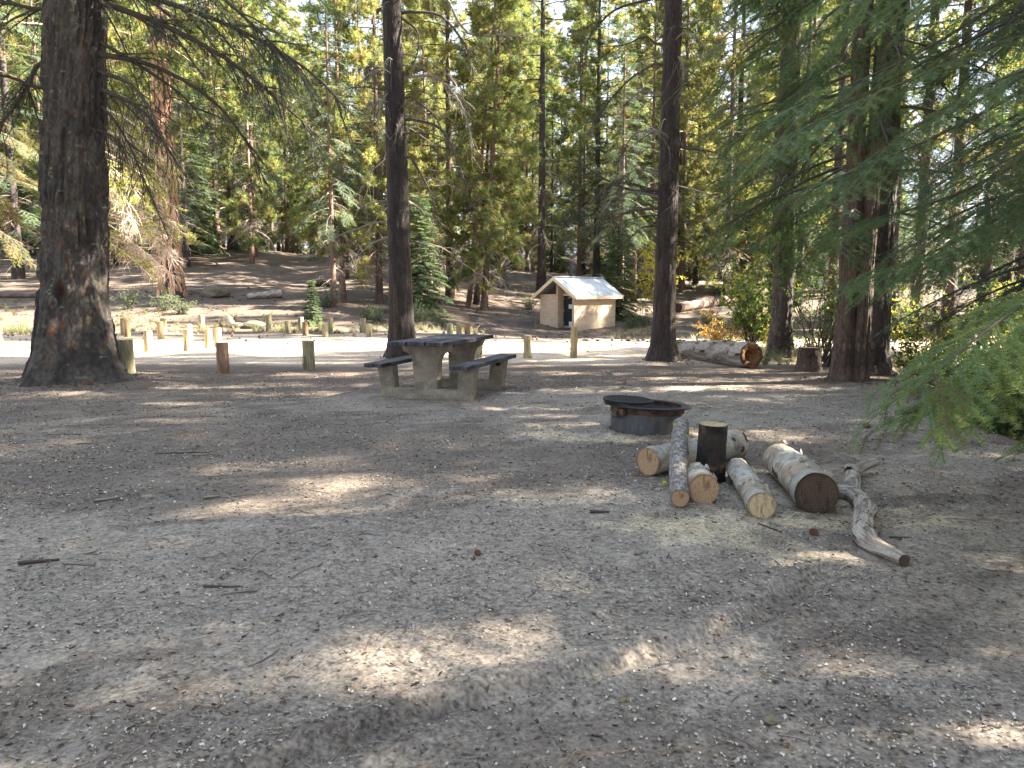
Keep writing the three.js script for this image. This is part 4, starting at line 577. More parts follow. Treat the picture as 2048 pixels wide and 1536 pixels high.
function logThing(name, label, cat, list, radii, barkM, faces, o = {}) {
  const b = list[list.length - 1], base = [b[0], 0, b[2]], t = thing(name, label, cat, base, 0, o.group), pts = curve(list.map((q) => V(q[0] - base[0], q[1], q[2] - base[2])), o.rows ?? 22), rr = pts.map((_, i) => { const f = i / (pts.length - 1) * (radii.length - 1), k = Math.min(Math.floor(f), radii.length - 2); return mix(radii[k], radii[k + 1], f - k); });
  logParts(t, pts, rr, barkM, faces, o); return t;
}
const gy = (x, z, r) => terr(x, z) + r - 0.012;
logThing('aspen_log', 'smooth pale grey log lying across behind the upright charred log', 'log', [[2.07, gy(2.07, -6.95, 0.13), -6.95], [1.6, gy(1.6, -6.6, 0.125), -6.6], [1.12, gy(1.12, -6.22, 0.125), -6.22]], [0.135, 0.128, 0.122], M_ASPEN, [F_DARK, F_ORANGE], { seed: 2, knots: [[0.2, 0.15, 0.02, 0.05]] });
// loose curls of bark on the aspen logs
function flaps(t, seed, n, at, r) { const rng = rngOf(seed); for (let i = 0; i < n; i++) { const [p, d] = at(rng()), a = -1.2 + 2.4 * rng(), side = V().crossVectors(V(0, 1, 0), d).normalize(), o = V(0, 1, 0).multiplyScalar(Math.cos(a)).addScaledVector(side, Math.sin(a)), w = 0.02 + 0.035 * rng(), l = 0.03 + 0.05 * rng(), g = new THREE.PlaneGeometry(l, w, 5, 3), q = g.attributes.position; for (let k = 0; k < q.count; k++) { const x = q.getX(k) / l, y = q.getY(k) / w; q.setZ(k, 0.018 * (x + 0.5) ** 2 - 0.2 * y * y * w + 0.003 * (hash(k, seed + i) - 0.5)); q.setY(k, q.getY(k) * (1 - 0.4 * hash(k * 3, i))); } g.computeVertexNormals(); const m = mesh('bark_flap', g, i % 3 ? M_FLAP : M_FLAP2, t); m.position.copy(p).addScaledVector(o, r + 0.003); m.quaternion.setFromRotationMatrix(new THREE.Matrix4().makeBasis(d, V().crossVectors(o, d), o)); m.rotateZ(-0.6 + 1.2 * rng()); } }
const M_FLAP = stdMat({ map: aspenT, side: THREE.DoubleSide }), M_FLAP2 = stdMat({ color: lin(138, 122, 104), side: THREE.DoubleSide });
const lich = logThing('lichen_log', 'narrow bark-covered log with yellow-green lichen tufts leaning over the pale log', 'log', [[1.48, 0.35, -6.62], [1.35, 0.26, -6.1], [1.24, 0.15, -5.6], [1.17, 0.075, -5.22]], [0.07, 0.07, 0.068, 0.066], M_LICHEN, [F_ORANGE, F_ORANGE], { seed: 4, rough: 0.06 });
{ const rng = rngOf(41), lm = stdMat({ vertexColors: true, roughness: 1 }); for (const [x, y, z, s] of [[1.41, 0.37, -6.5, 0.8], [1.42, 0.32, -6.22, 1.1], [1.27, 0.24, -5.92, 1], [1.13, 0.1, -5.55, 0.5], [1.4, 0.28, -6.12, 0.7]]) { const g = new GB(false, true); for (let i = 0; i < 120; i++) { onSphere(rng, _s); const d = _s.clone(); d.y = Math.abs(d.y) * 0.8; const p = V(x - 1.17 + (rng() - 0.5) * 0.05 * s, y + (rng() - 0.5) * 0.02, z + 5.22 + (rng() - 0.5) * 0.05 * s); blade(g, p, d, 0.028 * s, 0.007, jit(rng, [0.5, 0.52, 0.06], 0.25), onSphere(rng, V())); } mesh('lichen_tuft', g.build(), lm, lich); } }
logThing('charred_log', 'upright charred log section with a pale sawn top', 'log', [[1.6, 0.46, -6.02], [1.592, 0.22, -6.025], [1.585, -0.02, -6.03]], [0.115, 0.113, 0.125], M_CHAR, [F_PALE, null], { seed: 6, rough: 0.05 });
const sh = logThing('short_log', 'short peeling log with an orange sawn face beside the lichen-tufted log', 'log', [[1.44, gy(1.44, -5.9, 0.1), -5.9], [1.4, gy(1.4, -5.62, 0.11), -5.62], [1.37, gy(1.37, -5.36, 0.112), -5.36]], [0.09, 0.106, 0.112], logMat(aspenT, aspenB, 1, 2, 0.012), [F_DARK, F_ORANGE], { seed: 8, knots: [[0.05, 0.25, 0.03, 0.025]] });
const cv = logThing('curved_log', 'bent pale aspen log with a yellow sawn face', 'log', [[1.86, gy(1.86, -6.2, 0.085), -6.2], [1.77, gy(1.77, -5.85, 0.09) + 0.02, -5.85], [1.74, gy(1.74, -5.45, 0.09), -5.45], [1.67, gy(1.67, -5, 0.09), -5]], [0.08, 0.09, 0.09, 0.094], M_ASPEN, [F_DARK, F_PALE], { seed: 10, knots: [[0.1, 0.8, 0.012, 0.04], [0.9, 0.4, 0.01, 0.03]] });
flaps(cv, 71, 14, (f) => { const q = V(mix(0.02, 0.15, f), 0.085, mix(-0.08, -1.05, f)); return [q, V(0.13, 0, -0.97).normalize()]; }, 0.088);
const th = logThing('thick_log', 'thickest pale aspen log with a dark weathered sawn face', 'log', [[2.22, gy(2.22, -6.3, 0.14), -6.3], [2.17, gy(2.17, -5.7, 0.145), -5.7], [2.08, gy(2.08, -5.12, 0.145), -5.12]], [0.13, 0.145, 0.147], M_ASPEN, [F_ORANGE, F_DARK], { seed: 12, knots: [[0.05, 0.25, 0.016, 0.04], [0.12, 0.4, 0.016, 0.03]] });
flaps(th, 73, 16, (f) => [V(mix(0, 0.14, f), 0.14, mix(-0.06, -1.1, f)), V(0.12, 0, -1).normalize()], 0.143);
flaps(sh, 75, 10, (f) => [V(mix(0, 0.07, f), 0.1, mix(-0.05, -0.48, f)), V(0.13, 0, -1).normalize()], 0.106);
{ const t = logThing('driftwood_branch', 'crooked grey forked branch lying at the end of the row of logs', 'branch', [[2.83, gy(2.83, -6.3, 0.05), -6.3], [2.7, gy(2.7, -5.95, 0.06), -5.95], [2.5, gy(2.5, -5.5, 0.06), -5.5], [2.44, gy(2.44, -5.2, 0.062), -5.2], [2.26, gy(2.26, -4.8, 0.062), -4.8], [2.1, gy(2.1, -4.4, 0.055), -4.4], [2.16, gy(2.16, -4.08, 0.045), -4.08]], [0.042, 0.055, 0.062, 0.062, 0.062, 0.055, 0.036], M_GREY, [F_PALE, F_DARK], { seed: 14, rough: 0.12, rows: 60, knots: [[0.1, 0.8, 0.02, 0.04], [0.7, 1.3, 0.02, 0.05], [0.3, 1.75, 0.015, 0.04], [0.85, 2.0, 0.02, 0.04]] });
  const f = new THREE.Group(); f.name = 'fork'; t.add(f); logParts(f, curve([[0.55, 0.07, -1.95], [0.72, 0.08, -2.1], [0.86, 0.1, -2.18]], 8), taper(9, 0.045, 0.036), M_GREY, [null, F_PALE], { seed: 15, sides: 18 });
  const f2 = new THREE.Group(); f2.name = 'stub'; t.add(f2); logParts(f2, curve([[0.33, 0.06, -1.38], [0.24, 0.06, -1.42], [0.17, 0.055, -1.44]], 6), taper(7, 0.05, 0.04), M_GREY, [null, F_DARK], { seed: 16, sides: 18 }); }
{ // fire ring
  const x0 = 1.45, z0 = -8.2, t = thing('fire_ring', 'round steel fire ring with a rusty collar and a wide flanged rim', 'fire ring', [x0, terr(x0, z0) - 0.03, z0], 0.4);
  const steelT = tex(256, 256, (u, v) => { const n = fbm(u * 6, v * 4, 4, 6, 4), f = fbm(u * 40, v * 12, 3, 40, 12); let k = mix3(S3(98, 100, 102), S3(78, 80, 82), n); return mix3(k, S3(116, 88, 66), ss(0.6, 0.78, fbm(u * 9 + 2, v * 6, 4, 9, 6)) * 0.4).map((q) => q * (0.85 + 0.3 * f)); }, true), rustT = tex(256, 128, (u, v) => mix3(S3(100, 76, 60), S3(58, 47, 42), ss(0.3, 0.7, fbm(u * 14, v * 8, 4, 14, 8))).map((q) => q * (0.8 + 0.4 * vn(u * 80, v * 60, 80, 60))), true);
  const steel = stdMat({ map: rep(steelT, 2, 1), roughness: 0.55, metalness: 0.55 }), rust = stdMat({ map: rep(rustT, 3, 1), roughness: 0.85, metalness: 0.15 }), black = stdMat({ color: lin(44, 44, 48), roughness: 0.5, metalness: 0.5, bumpMap: concreteB, bumpScale: 0.004 });
  const lathe = (pts) => new THREE.LatheGeometry(pts.map((p) => new THREE.Vector2(...p)), 56);
  mesh('ring_wall', lathe([[0.372, 0], [0.378, 0], [0.378, 0.275], [0.372, 0.275], [0.366, 0.275], [0.366, 0.0], [0.372, 0]]), steel, t);
  const col = mesh('rusty_collar', lathe([[0.381, 0.26], [0.394, 0.26], [0.394, 0.33], [0.381, 0.33], [0.381, 0.26]]), rust, t); col.rotation.z = -0.045;
  const fl = mesh('flange', lathe([[0.365, 0.329], [0.465, 0.329], [0.47, 0.333], [0.47, 0.339], [0.465, 0.343], [0.365, 0.343], [0.362, 0.335], [0.365, 0.329]]), black, t); fl.rotation.z = -0.045;
  for (const [a, y] of [[2.75, 0.295], [2.95, 0.265]]) { const m = mesh('hinge_block', slab(0.06, 0.07, 0.05, 0.004), rust, t); m.position.set(Math.cos(a) * 0.425, y, Math.sin(a) * 0.425); m.rotation.y = -a; }
  mesh('ash_bed', new THREE.CircleGeometry(0.365, 40).rotateX(-Math.PI / 2), stdMat({ color: lin(60, 57, 54), bumpMap: concreteB, bumpScale: 0.03 }), t).position.y = 0.06;
  // cooking grate lying on the rim
  const gr = thing('cooking_grate', 'dark slotted cooking grate laid tilted on the rim of the fire ring', 'grate', [x0 - 0.2, terr(x0, z0) + 0.35, z0 + 0.02], 0.25); gr.rotation.z = -0.05; gr.rotation.x = 0.03;
  const rim = lathe([[0.235, 0], [0.268, 0], [0.27, 0.012], [0.268, 0.02], [0.235, 0.02], [0.235, 0]]); mesh('grate_rim', rim, black, gr);
  for (let i = -7; i <= 7; i++) { const x = i * 0.031, L = 2 * Math.sqrt(0.238 ** 2 - x * x); const b = mesh('grate_bar', box(0.02, 0.014, L), black, gr); b.position.set(x, 0.01, 0); }
}
// ---- bollards ----
{
  const post = (seed, n = 16) => { const gb = new GB(true), rows = [[-0.25, 1], [0, 1.01], [0.2, 1], [0.4, 0.99], [0.6, 1], [0.8, 0.985], [0.955, 0.98], [0.985, 0.95], [1, 0.9]], idx = rows.map(([y, q]) => Array.from({ length: n + 1 }, (_, k) => { const a = k / n * 6.28319, r = q * (1 + 0.09 * (vn(k % n * 0.7 + seed, y * 2, 0, 0) - 0.5)); return gb.v(Math.cos(a) * r, y, Math.sin(a) * r, null, Math.cos(a), 0, Math.sin(a), k / n, y * 0.6); })); for (let i = 0; i + 1 < rows.length; i++) for (let k = 0; k < n; k++) { gb.tri(idx[i][k], idx[i + 1][k], idx[i][k + 1]); gb.tri(idx[i][k + 1], idx[i + 1][k], idx[i + 1][k + 1]); } const g = gb.build(); const top = new GB(true), c = top.v(0, 1.002, 0, null, 0, 1, 0, 0.5, 0.5), rim = Array.from({ length: n + 1 }, (_, k) => { const a = k / n * 6.28319, r = 0.9 * (1 + 0.09 * (vn(k % n * 0.7 + seed, 2, 0, 0) - 0.5)); return top.v(Math.cos(a) * r, 1, Math.sin(a) * r, null, 0, 1, 0, 0.5 + Math.cos(a) * 0.45, 0.5 + Math.sin(a) * 0.45); }); for (let k = 0; k < n; k++) top.tri(c, rim[k + 1], rim[k]); return [g, top.build()]; };
  const geo = [post(1), post(5), post(9)];
  const woodT = (a, b, d) => tex(256, 256, (u, v) => { const g = fbm(u * 30, v * 3, 4, 30, 3); return mix3(mix3(a, b, ss(0.3, 0.7, g)), d, ss(0.68, 0.76, fbm(u * 14 + 2, v * 1.99, 3, 14, 2)) * 0.7).map((q) => q * (0.85 + 0.3 * vn(u * 90, v * 14, 90, 14))); }, true);
  const wb = tex(256, 256, (u, v) => fbm(u * 34, v * 3, 3, 34, 3));
  const mats = [woodT(S3(170, 154, 118), S3(146, 130, 98), S3(96, 80, 58)), woodT(S3(150, 140, 112), S3(122, 116, 92), S3(80, 70, 54)), woodT(S3(150, 120, 98), S3(116, 92, 76), S3(40, 31, 26))].map((m) => stdMat({ map: m, bumpMap: wb, bumpScale: 0.008 })), topM = [F_PALE, F_PALE, F_ORANGE];
  let k = 0;
  const bollard = (x, z, r, h, mat, label, group) => { const y = terr(x, z), t = thing('wooden_bollard', label, 'bollard', [x, y, z], k * 1.3, group), g = geo[k % 3]; t.rotation.x = 0.07 * (hash(k, 3) - 0.5); t.rotation.z = 0.07 * (hash(k, 8) - 0.5); k++; for (const [n, gg, mm] of [['post', g[0], mats[mat]], ['post_top', g[1], topM[mat]]]) mesh(n, gg, mm, t).scale.set(r, h, r); return t; };
  bollard(-7.09, -14.06, 0.145, 0.62, 1, 'thick greenish bollard close against the old fir');
  bollard(-5.48, -14.51, 0.115, 0.58, 2, 'reddish-brown bollard with dark rotten streaks');
  bollard(-4.04, -15.19, 0.12, 0.57, 1, 'grey-green bollard between the rotten bollard and the picnic table');
  bollard(-0.78, -17.79, 0.1, 0.5, 1, 'bollard seen past the far end of the picnic table');
  bollard(0.36, -17.79, 0.095, 0.52, 0, 'shorter tan bollard between the picnic table and the hut');
  bollard(1.43, -17.79, 0.085, 0.73, 0, 'tall slim tan bollard in front of the hut door');
  for (const [x, z, h] of [[-9.31, -19.62, 0.55], [-8.44, -19.95, 0.57], [-9.16, -21.76, 0.62], [-8.24, -20.81, 0.53], [-8.24, -21.5, 0.54], [-11.38, -24.89, 0.57], [-12.97, -25.9, 0.58], [-13.48, -26.67, 0.6], [-12.44, -27.45, 0.56], [-12.01, -29.79, 0.52]]) bollard(x, z, 0.105, h, 0, 'sunlit tan bollard in the cluster at the road bend behind the old fir', 'sunlit bollards at the road bend');
  for (const [x, z, h] of [[-8.99, -28.42, 0.6], [-8.16, -27.97, 0.42], [-7.89, -28.73, 0.52], [-6.31, -25.97, 0.45], [-6.77, -28.66, 0.54], [-5.49, -28.3, 0.53], [-4.84, -26.06, 0.44], [-2.22, -27.45, 0.45], [-1.93, -27.99, 0.45]]) bollard(x, z, 0.105, h, 1, 'weathered bollard of the row along the far road edge by the sapling', 'bollards along the far road edge');
  bollard(-7.26, -26.98, 0.1, 0.48, 2, 'pinkish rounded bollard in the far row by the sapling'); bollard(-1.65, -28.5, 0.11, 0.52, 2, 'pinkish split bollard at the end of the far row behind the picnic table');
}
// ---- big fallen log, stump, far logs and rocks ----
{
  const t = logThing('fallen_log', 'big fallen log with peeling bark and a hollow orange rotten end', 'log', [[3.85, 0.19, -17.7], [4.3, 0.23, -16.6], [4.78, 0.25, -15.3]], [0.2, 0.24, 0.265], logMat(greyT, greyB, 1, 0.8, 0.015), [F_DARK, null], { seed: 22, rough: 0.07, rows: 34 });
  const r0 = 0.262, end = V(0, 0.25, 0), ax = V(0.48, 0.02, 1.3).normalize(), bx = V().crossVectors(V(0, 1, 0), ax).normalize(), by = V().crossVectors(ax, bx), gb = new GB(true), n = 36;   // hollow end: ring of sound wood, then a rough cavity
  const rows = [[1, 0], [0.98, 0.012], [0.8, 0.025], [0.6, 0.01], [0.42, -0.05], [0.3, -0.16], [0.01, -0.2]], idx = rows.map(([q, d], j) => Array.from({ length: n + 1 }, (_, k) => { const a = k / n * 6.28319, rr = r0 * q * (1 + (j > 1 ? 0.9 : 0.06) * (0.6 * vn(Math.abs(k - n / 2) * 0.35 + j * 0.2, j * 0.6) + 0.4 * vn(k % n * 1.1, j * 2.1) - 0.5)), dd = d + (j > 0 && j < 5 ? 0.05 * (vn(k % n * 0.8, j * 3) - 0.5) : 0); const p = end.clone().addScaledVector(bx, Math.cos(a) * rr).addScaledVector(by, Math.sin(a) * rr).addScaledVector(ax, dd); return gb.v(p.x, p.y, p.z, null, 0, 0, 1, 0.5 + Math.cos(a) * q * 0.5, 0.5 + Math.sin(a) * q * 0.5); }));
  for (let j = 0; j + 1 < rows.length; j++) for (let k = 0; k < n; k++) { gb.tri(idx[j][k], idx[j][k + 1], idx[j + 1][k]); gb.tri(idx[j][k + 1], idx[j + 1][k + 1], idx[j + 1][k]); }
  const g = gb.build(); g.computeVertexNormals(); mesh('rotten_end', g, F_ROT, t);
  const rng = rngOf(66); for (let i = 0; i < 16; i++) { const f = rng(), a = -0.6 + rng() * 2.6, c = V(mix(-0.93, 0, f), mix(0.19, 0.25, f), mix(-2.4, -0.1, f)), r = mix(0.2, 0.26, f), d = V().copy(bx).multiplyScalar(Math.cos(a)).addScaledVector(by, Math.sin(a)); const s = new THREE.Shape(); for (let k = 0; k < 8; k++) { const q = k / 8 * 6.283, w = 0.7 + 0.6 * rng(); s[k ? 'lineTo' : 'moveTo'](Math.cos(q) * 0.09 * w, Math.sin(q) * 0.14 * w); } const m = mesh('bark_flake', new THREE.ExtrudeGeometry(s, { depth: 0.018, bevelEnabled: true, bevelSize: 0.006, bevelThickness: 0.006, bevelSegments: 1 }), M_BARKLOG, t); m.position.copy(c).addScaledVector(d, r - 0.004); m.quaternion.setFromUnitVectors(V(0, 0, 1), d); m.rotateZ(rng() * 3); }
}
{
  const x0 = 5.72, z0 = -14.7, t = thing('tree_stump', 'sawn reddish stump beside the twin-stemmed fir', 'stump', [x0, terr(x0, z0), z0]);
  const g = trunkGeo(0.46, 0.22, 0.2, { sides: 60, rows: 24, flare: 0.2, flareH: 0.12, amp: 0.03, fur: 11, seed: 4, below: 0.1, lobes: 5 }); mesh('bark', g, M.redBark, t); const c = mesh('sawn_top', new THREE.CircleGeometry(0.205, 30).rotateX(-Math.PI / 2), F_DARK, t); c.position.y = 0.452;
}
const rockGeo = (seed, sx, sy, sz, d = 3) => { const g = new THREE.IcosahedronGeometry(1, d), p = g.attributes.position, r = rngOf(seed), planes = Array.from({ length: 9 }, () => [onSphere(r, V()), 0.62 + 0.3 * r()]); for (let i = 0; i < p.count; i++) { const v = V().fromBufferAttribute(p, i); for (const [n, k] of planes) { const e = v.dot(n) - k; if (e > 0) v.addScaledVector(n, -e * 0.9); } const f = 1 + 0.1 * (fbm(v.x * 3 + seed, v.y * 3 + v.z * 2, 3) - 0.5); p.setXYZ(i, v.x * sx * f, v.y * sy * f, v.z * sz * f); } g.computeVertexNormals(); return g; };
const M_ROCK = stdMat({ color: lin(138, 130, 120), bumpMap: concreteB, bumpScale: 0.02, map: concreteT });
for (const [x, z, a, b, c, s, label] of [[-14.5, -37.8, 0.75, 0.4, 0.4, 2, 'flat-topped grey boulder on the slope beside the dead log'], [-11.15, -30.1, 0.3, 0.36, 0.25, 3, 'pointed pale rock among the far bollards'], [-10.65, -29.8, 0.3, 0.16, 0.2, 5, 'small white rock between the pointed rock and the brown rock'], [-10, -29.7, 0.55, 0.24, 0.3, 7, 'wide low brown rock among the far bollards']]) tag(mesh('rock', rockGeo(s, a, b, c), M_ROCK, scene), label, 'rock').position.set(x, terr(x, z) + b * 0.35, z);
{
  const far = (name, label, pts, radii, m, f, seed, rough = 0.08) => logThing(name, label, 'log', pts.map(([x, z, up]) => [x, terr(x, z) + (up ?? 0), z]), radii, m, f, { seed, rough, sides: 20 });
  far('dead_log', 'short bleached dead log on the slope beside the boulder', [[-11.3, -37.9, 0.16], [-12.8, -37.3, 0.14]], [0.2, 0.14], M_GREY, [F_DARK, F_DARK], 31);
  far('charred_chunk', 'blackened log chunk on the slope above the fir sapling', [[-10.2, -43.2, 0.25], [-11.3, -43, 0.22]], [0.3, 0.24], M_CHAR, [F_DARK, F_DARK], 33, 0.2);
  far('long_fallen_log', 'long pale fallen trunk lying up the slope to the right of the hut', [[9.6, -44.6, 0.28], [12.7, -48, 0.3], [17.5, -53.5, 0.3]], [0.27, 0.3, 0.33], M_BARKLOG, [F_DARK, F_DARK], 35);
  far('thin_fallen_log', 'thin fallen trunk on the slope left of the old fir', [[-26.5, -37.5, 0.12], [-20.5, -37.7, 0.14]], [0.1, 0.13], M_BARKLOG, [F_ORANGE, F_ORANGE], 37);
  const rw = far('uprooted_log', 'uprooted log with a spiky mass of bare roots on the slope', [[-3.2, -50, 0.3], [-0.9, -50.4, 0.6]], [0.28, 0.42], M_GREY, [F_DARK, null], 39), rng = rngOf(88), g = new GB(true);
  for (let i = 0; i < 90; i++) { const d = V(0.25 + 0.75 * rng(), (rng() - 0.35) * 1.9, (rng() - 0.5) * 2.2).normalize(); tube(g, path(rng, V(-0.1, terr(-0.9, -50.4) + 0.6, 0), d, 0.7 + 0.8 * rng(), 5, 0.1, 0.35), taper(6, 0.1, 0.02), 5); } mesh('roots', g.build(), M.limbGrey, rw);
}
// ---------- toilet hut ----------
{
  const y0 = terr(2.9, -36) + 0.02, t = thing('toilet_hut', 'small tan toilet hut with a pale metal gable roof across the road', 'hut', [2.9, y0, -36], -0.75);
  const W = 2.1, L = 3.3, h = 1.72, peak = 2.44, mid = -W / 2;
  const stuccoT = tex(512, 512, (u, v) => { const n = fbm(u * 7, v * 22, 4, 7, 22), f = fbm(u * 60, v * 60, 2, 60, 60); return mix3(S3(192, 170, 146), S3(180, 158, 134), ss(0.3, 0.7, n)).map((q) => q * (0.9 + 0.2 * f)); }, true), stuccoB = tex(512, 512, (u, v) => clamp(0.6 * fbm(u * 9, v * 26, 4, 9, 26) + 0.4 * fbm(u * 50, v * 50, 2, 50, 50)));
  const wall = stdMat({ map: stuccoT, bumpMap: stuccoB, bumpScale: 0.018 }), trim = stdMat({ color: lin(212, 190, 158), roughness: 0.7 }), metal = stdMat({ color: lin(188, 192, 196), roughness: 0.45, metalness: 0.25 }), dark = stdMat({ color: lin(28, 28, 36), roughness: 0.6 }), steel = stdMat({ color: lin(170, 170, 170), roughness: 0.4, metalness: 0.6 }), screen = stdMat({ color: lin(86, 78, 66), roughness: 0.9 }), white = stdMat({ color: lin(214, 212, 204) });
  const put = (n, g, m, x, y, z, p = t) => { const o = mesh(n, g, m, p); o.position.set(x, y, z); return o; };
  const prism = (pts, d) => { const s = new THREE.Shape(); pts.forEach((p, i) => s[i ? 'lineTo' : 'moveTo'](...p)); s.closePath(); return new THREE.ExtrudeGeometry(s, { depth: d, bevelEnabled: false }); };
  put('slab', slab(W + 0.9, 0.16, L + 0.9, 0.02), M_CONC, mid - 0.1, -0.06, -L / 2 + 0.15);
  const H0 = 0.02;
  put('side_wall', box(0.12, h - H0, L), wall, -0.06, (h + H0) / 2, -L / 2);
  put('side_wall', box(0.12, h - H0, L), wall, -W + 0.06, (h + H0) / 2, -L / 2);
  put('front_wall', box(W / 2 - 0.18, h - H0, 0.12), wall, -W + 0.12 + (W / 2 - 0.18) / 2, (h + H0) / 2, -0.063);
  put('back_wall', box(W - 0.24, h - H0, 0.12), wall, mid, (h + H0) / 2, -L + 0.063);
  put('entry_wall', box(0.1, h + 0.55, 0.62), wall, mid, (h + 0.55) / 2 + H0 / 2, -0.32);                     // side of the recessed doorway, carries the ridge
  const slope = (x) => peak - Math.abs(x - mid) * (peak - h) / (W / 2);
  put('gable_screen', prism([[-W + 0.1, h], [mid - 0.06, h], [mid - 0.06, slope(mid - 0.06) - 0.03], [-W + 0.14, h + 0.03]], 0.02), screen, 0, 0.01, -0.45);
  put('gable_panel', prism([[mid + 0.06, h - 0.06], [-0.13, h - 0.06], [-0.13, slope(-0.13) - 0.03], [mid + 0.06, slope(mid + 0.06) - 0.03]], 0.05), wall, 0, 0, -0.5);
  put('rear_gable', prism([[-W + 0.1, h], [-0.1, h], [mid, peak - 0.05]], 0.05), wall, 0, 0, -L + 0.03);
  const door = new THREE.Group(); door.name = 'door'; t.add(door); const dz = -0.48, dx = mid + 0.05, dw = W / 2 - 0.18;
  put('door_leaf', slab(dw, h - 0.2, 0.05, 0.004), dark, dx + dw / 2, (h - 0.2) / 2 + 0.12, dz, door);
  for (const y of [0.35, 0.95, 1.5]) put('hinge', box(0.05, 0.1, 0.02), steel, dx + 0.03, y, dz + 0.037, door);
  put('closer', box(0.34, 0.04, 0.05), steel, dx + 0.5, h - 0.13, dz + 0.05, door); put('closer_arm', box(0.2, 0.02, 0.02), steel, dx + 0.36, h - 0.18, dz + 0.05, door);
  put('vent_grille', box(0.44, 0.2, 0.02), white, dx + dw - 0.3, 0.32, dz + 0.037, door); for (let i = 0; i < 4; i++) put('louvre', box(0.17, 0.022, 0.012), steel, dx + dw - 0.4 + 0.2 * (i % 2), 0.29 + 0.06 * (i >> 1), dz + 0.05, door);
  put('kick_plate', box(dw - 0.06, 0.1, 0.014), steel, dx + dw / 2, 0.17, dz + 0.034, door);
  const note = put('notice', box(0.24, 0.2, 0.008), white, dx + 0.44, 1.14, dz + 0.031, door); const nm = stdMat({ color: lin(150, 150, 150) }); for (let i = 0; i < 3; i++) put('notice_line', box(0.16, 0.012, 0.004), nm, dx + 0.44, 1.08 + 0.05 * i, dz + 0.038, door);
  put('door_head', box(dw, 0.08, 0.06), trim, dx + dw / 2, h - 0.03, dz + 0.06);
  // roof
  const roof = new THREE.Group(); roof.name = 'roof'; t.add(roof);
  const ov = 0.26, run = W / 2 + ov, ang = Math.atan2(peak - h, W / 2), len = run / Math.cos(ang), LL = L + 0.5, n = 8;
  for (const s of [-1, 1]) {
    for (let i = 0; i < n; i++) { const z = 0.25 - (i + 0.5) * LL / n, p = put('roof_panel', box(len, 0.03, LL / n - 0.004), metal, 0, 0, 0, roof); p.position.set(mid + s * run / 2, peak + 0.07 - Math.tan(ang) * run / 2, z); p.rotation.z = -s * ang; const r = put('seam', box(len, 0.035, 0.022), metal, 0, 0, 0, roof); r.position.set(mid + s * run / 2, peak + 0.098 - Math.tan(ang) * run / 2, z - LL / n / 2 + 0.013); r.rotation.z = -s * ang; }
    const f = put('fascia', box(0.04, 0.15, LL + 0.02), trim, mid + s * (run + 0.015), peak + 0.03 - Math.tan(ang) * run, 0.25 - LL / 2, roof);
    for (const z of [0.27, 0.23 - LL]) { const b = put('barge_board', box(len, 0.15, 0.04), trim, mid + s * run / 2, peak + 0.02 - Math.tan(ang) * run / 2, z + (z > 0 ? 0.002 : -0.002), roof); b.rotation.z = -s * ang; }
  }
  put('ridge_cap', box(0.2, 0.03, LL), metal, mid, peak + 0.115, 0.25 - LL / 2, roof);
  const pipe = new THREE.CylinderGeometry(0.11, 0.11, 2, 24); put('vent_pipe', pipe, stdMat({ color: lin(58, 60, 66), roughness: 0.5, metalness: 0.3 }), -1.72, 2.3, -1.9); put('pipe_cap', new THREE.CylinderGeometry(0.135, 0.135, 0.06, 24), stdMat({ color: lin(58, 60, 66), roughness: 0.5 }), -1.72, 3.31, -1.9);
}
// ---------- shrubs, grass, litter ----------
function shrub(name, label, x, z, o, group) {
  const rng = rngOf(o.seed), t = thing(name, label, o.cat ?? 'shrub', [x, terr(x, z) - 0.03, z], 0, group), wood = new GB(true), lv = new GB(false, true);
  for (let i = 0; i < o.stems; i++) {
    const a = rng() * 6.28, out = (o.spread ?? 0.5) * (0.3 + rng()), h = o.h * (0.6 + 0.45 * rng()), pts = path(rng, V((rng() - 0.5) * 0.25, 0, (rng() - 0.5) * 0.25), V(Math.cos(a) * out, 1, Math.sin(a) * out), h, 7, 0.25, 0.25);
    tube(wood, pts, taper(8, o.r ?? 0.012, 0.003), 4);
    for (let k = 0; k < o.twigs; k++) {
      const e = along(pts, (o.from ?? 0.25) + (1 - (o.from ?? 0.25)) * rng()), q = path(rng, e.p, e.d.clone().multiplyScalar(0.5).addScaledVector(onSphere(rng, _s), 0.9), o.twigLen * (0.5 + rng()), 3, 0.2, 0.3); tube(wood, q, taper(4, 0.004, 0.002), 3); const col = pick(rng, o.cols);
      for (let m = 0; m < o.leaves; m++) { const w = along(q, 0.2 + 0.8 * rng()); onSphere(rng, _s); _t.copy(w.d).multiplyScalar(0.4).addScaledVector(_s, 0.9).normalize(); _u.crossVectors(_t, onSphere(rng, _s)).normalize(); leaf(lv, w.p, _t, o.leaf * (0.6 + 0.7 * rng()), o.leaf * (o.wide ?? 0.6), jit(rng, col, 0.3), _u); }
    }
  }
  mesh('stems', wood.build(), o.mat ?? M.limb, t); mesh('foliage', lv.build(), M.leaf, t); return t;
}
const GOLD = [[0.5, 0.3, 0.05], [0.45, 0.33, 0.07], [0.38, 0.2, 0.04]], YGREEN = [[0.2, 0.24, 0.03], [0.13, 0.19, 0.03], [0.28, 0.26, 0.03]], GREEN = [[0.07, 0.13, 0.025], [0.05, 0.1, 0.03], [0.1, 0.15, 0.025]], YELLOW = [[0.5, 0.42, 0.04], [0.42, 0.38, 0.05]], SAGE = [[0.16, 0.19, 0.09], [0.12, 0.16, 0.07]];
